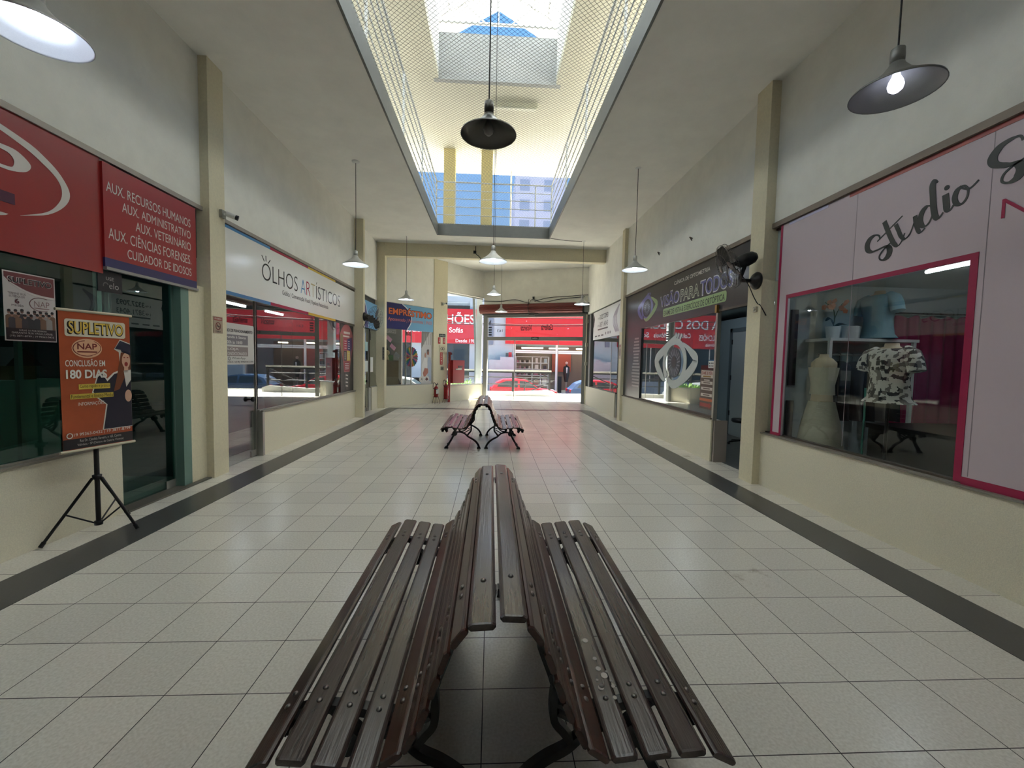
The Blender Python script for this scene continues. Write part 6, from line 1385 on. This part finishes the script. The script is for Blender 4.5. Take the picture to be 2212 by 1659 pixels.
MB().prism(Frame((5.45, 29.44, 1.2), (1, 0, 0), (0, 0, 1), (0, -1, 0)), [(-.05, 0.2), (.05, .2), (.02, -.2), (-.02, -.2)], 0, .01).build('white_shirt_front', WHITE, r)
q = MB().box((4.8, 32.4, 1.0), (6.3, 32.45, 2.4)); tag(q.build('wall_picture', mat('red_brown_picture', (150, 70, 60), 0.6)), 'red brown picture deep inside the shop across the road', 'picture')
q = MB().box((4.72, 29.5, -0.45), (5.1, 29.8, 0.75)); tag(q.build('display_case', BLACK), 'black display case at the doorway across the road', 'display case')
# cars
def car(label, c, L_, paint, hatch=True, flip=1):
    x, y, z = c; r = thing('car', label, 'car', (x, y, z))
    low = [(-.50, .25), (-.50, .62), (-.47, .70), (-.27, .80), (-.20, .82), (.30, .88), (.47, .86), (.50, .60), (.495, .25)]
    cab = [(-.25, .80), (-.10, 1.22), (-.04, 1.34), (.10, 1.40), (.30, 1.36), (.40, 1.18), (.47, .86)] if hatch else [(-.22, .80), (-.06, 1.25), (.02, 1.33), (.16, 1.35), (.26, 1.28), (.38, .90)]
    F_ = Frame((x, y, z), (flip, 0, 0), (0, 0, 1), (0, -1, 0))
    def shell(pts, wfun):
        q = MB(); n = len(pts); A = [F_.p(u * L_, v, wfun(v)) for u, v in pts]; B = [F_.p(u * L_, v, -wfun(v)) for u, v in pts]
        q.add(A + B, [tuple(range(n)), tuple(range(2 * n - 1, n - 1, -1))] + [(i, n + i, n + (i + 1) % n, (i + 1) % n) for i in range(n)]); return q
    wb = lambda v: .84 - max(0, v - .7) * .42
    shell(smooth_pts(low, 3), lambda v: .85 - .1 * abs(v - .6)).build('body', paint, r)
    shell(cab, wb).build('cabin', paint, r)
    GW = mat('car_glass', (40, 50, 56), 0.08, spec=0.8)
    def win(poly):
        q = MB(); A = [F_.p(u * L_, v, wb(v) + .012) for u, v in poly]; B = [F_.p(u * L_, v, -wb(v) - .012) for u, v in poly]
        q.add(A, [tuple(range(len(poly)))]); q.add(B, [tuple(range(len(poly) - 1, -1, -1))]); q.build('side_window', GW, r)
    if hatch: win([(-.20, .88), (-.08, 1.22), (.0, 1.29), (.06, 1.30), (.06, .90)]); win([(.09, .90), (.09, 1.30), (.26, 1.28), (.36, 1.14), (.40, .94)])
    else: win([(-.17, .88), (-.04, 1.22), (.04, 1.27), (.06, .89)]); win([(.09, .90), (.09, 1.27), (.22, 1.23), (.32, .93)])
    q = MB(); p0, p1 = (-.235, .84), (-.09, 1.24); e = .013
    q.add([F_.p(p0[0] * L_ - e, p0[1] + e, wb(.84) - .06), F_.p(p0[0] * L_ - e, p0[1] + e, -wb(.84) + .06), F_.p(p1[0] * L_ - e, p1[1] + e, -wb(1.24) + .05), F_.p(p1[0] * L_ - e, p1[1] + e, wb(1.24) - .05)], [(0, 1, 2, 3)]); q.build('windscreen', GW, r)
    for u in (-.31, .29):
        for s_ in (1, -1):
            o_ = F_.p(u * L_, .31, s_ * .68)
            wl = MB().lathe(o_, F_.N * s_, [(0.0, 0.0), (.31, 0.0), (.32, .03), (.32, .14), (.30, .17), (.20, .175), (0.0, .16)], 24).build('wheel', BLACK, r)
            MB().lathe(o_ + F_.N * s_ * .165, F_.N * s_, [(0.0, .012), (.17, .012), (.19, 0.0)], 20).build('hubcap', ALU, wl)
    q = MB(); q.fbox(F_, .485 * L_, .66, .505 * L_, .82, .5, .78); q.fbox(F_, .485 * L_, .66, .505 * L_, .82, -.78, -.5); q.build('tail_light', ink((170, 20, 24), .2), r)
    q = MB(); q.fbox(F_, -.49 * L_, .60, -.45 * L_, .72, .45, .74); q.fbox(F_, -.49 * L_, .60, -.45 * L_, .72, -.74, -.45); q.build('headlight', ink((214, 218, 220), .15), r)
    return r
car('red hatchback car parked behind the street railing', (2.0, 25.6, -0.72), 4.1, mat('car_red', (196, 40, 58), 0.25, spec=.7), True, -1)
car('dark blue car at the side of the gate view across the road', (6.95, 25.6, -0.72), 4.2, mat('car_blue', (52, 82, 120), 0.25, spec=.7), True, -1)
car('silver car seen outside the loans shop and clinic reflection', (-5.2, 25.6, -0.72), 4.2, mat('car_silver', (176, 182, 186), 0.25, metal=.5), True, -1)
# lettering painted on the gate glass, read from the street
r = thing('gate_lettering', 'black script lettering on the gate glass, reading backwards from inside', 'lettering', FG.p(2.5, 3.25, -0.01))
q = MB(); 
q.text(FG, 'Galleria', 2.72, 3.16, 3.25, 3.42, -0.004, shear=0.35, mirror=True, bold=0.02); q.build('script', ink((36, 26, 30)), r); q = MB(); q.text(FG, 'Vicenza', 1.78, 3.14, 2.28, 3.40, -0.004, shear=0.35, mirror=True, bold=0.02)
q.build('script', ink((36, 26, 30)), r)
MB().text(FG, '163', 0.66, 3.08, 0.92, 3.2, -0.004, mirror=True).build('number', ink((70, 74, 86)), r)
q = MB(); q.text(FG, 'h', 0.26, 3.42, 0.36, 3.62, -0.004, mirror=True, bold=.03)
for k in range(4): q.fbox(FG, 0.25, 2.92 + k * .11, 0.40, 2.99 + k * .11, -0.004, -0.003)
q.build('side_marks', ink((60, 66, 70)), r)
# overhead wires of the street
for k, (z, dz) in enumerate(((4.05, -0.1), (4.3, 0.05), (3.9, -0.02))):
    cable('cable', [(-14, 24.5, z + .5), (-6, 24.5, z + .1), (2, 24.5, z + dz), (12, 24.5, z + .3)], 0.02, ('lowest street wire sagging before the red fascia', 'highest street wire sagging before the red fascia', 'middle street wire sagging before the red fascia')[k])
# buildings beyond
q = MB(); q.box((-8, 36, 0), (-4.2, 44, 9.5)); q.box((-4.2, 37, 0), (-2.2, 44, 8.0)); tag(q.build('white_house', mat('white_render', (222, 224, 224), 0.8)), 'white house rising behind the red fascia', 'house')
r = thing('tower_block', 'pale lilac apartment tower beyond the gallery opening', 'building', (3.5, 40, 0))
MB().box((1.9, 38, 0), (6.4, 46, 19.0)).build('wall', mat('lilac_render', (196, 194, 214), 0.8), r)
q = MB(); q.prism(Frame((1.9, 38, 19), (1, 0, 0), (0, 0, 1), (0, -1, 0)), [(2.4, 0), (4.6, 0), (4.6, .4), (3.4, 1.2), (2.4, 1.3)], -5, 0); q.build('roof', mat('pale_roof', (200, 204, 214), 0.7), r)
for i in range(5):
    for j in range(2): MB().box((2.3 + j * 2.2, 37.98, 10.0 + i * 1.8), (3.2 + j * 2.2, 38.0, 11.0 + i * 1.8)).build('window', mat('tower_window', (150, 160, 184), 0.4), r)
struct('ground', MB().box((-60, 17.0, -1.2), (60, 90, -0.91)), ASPH, 'street ground beyond', 'ground')
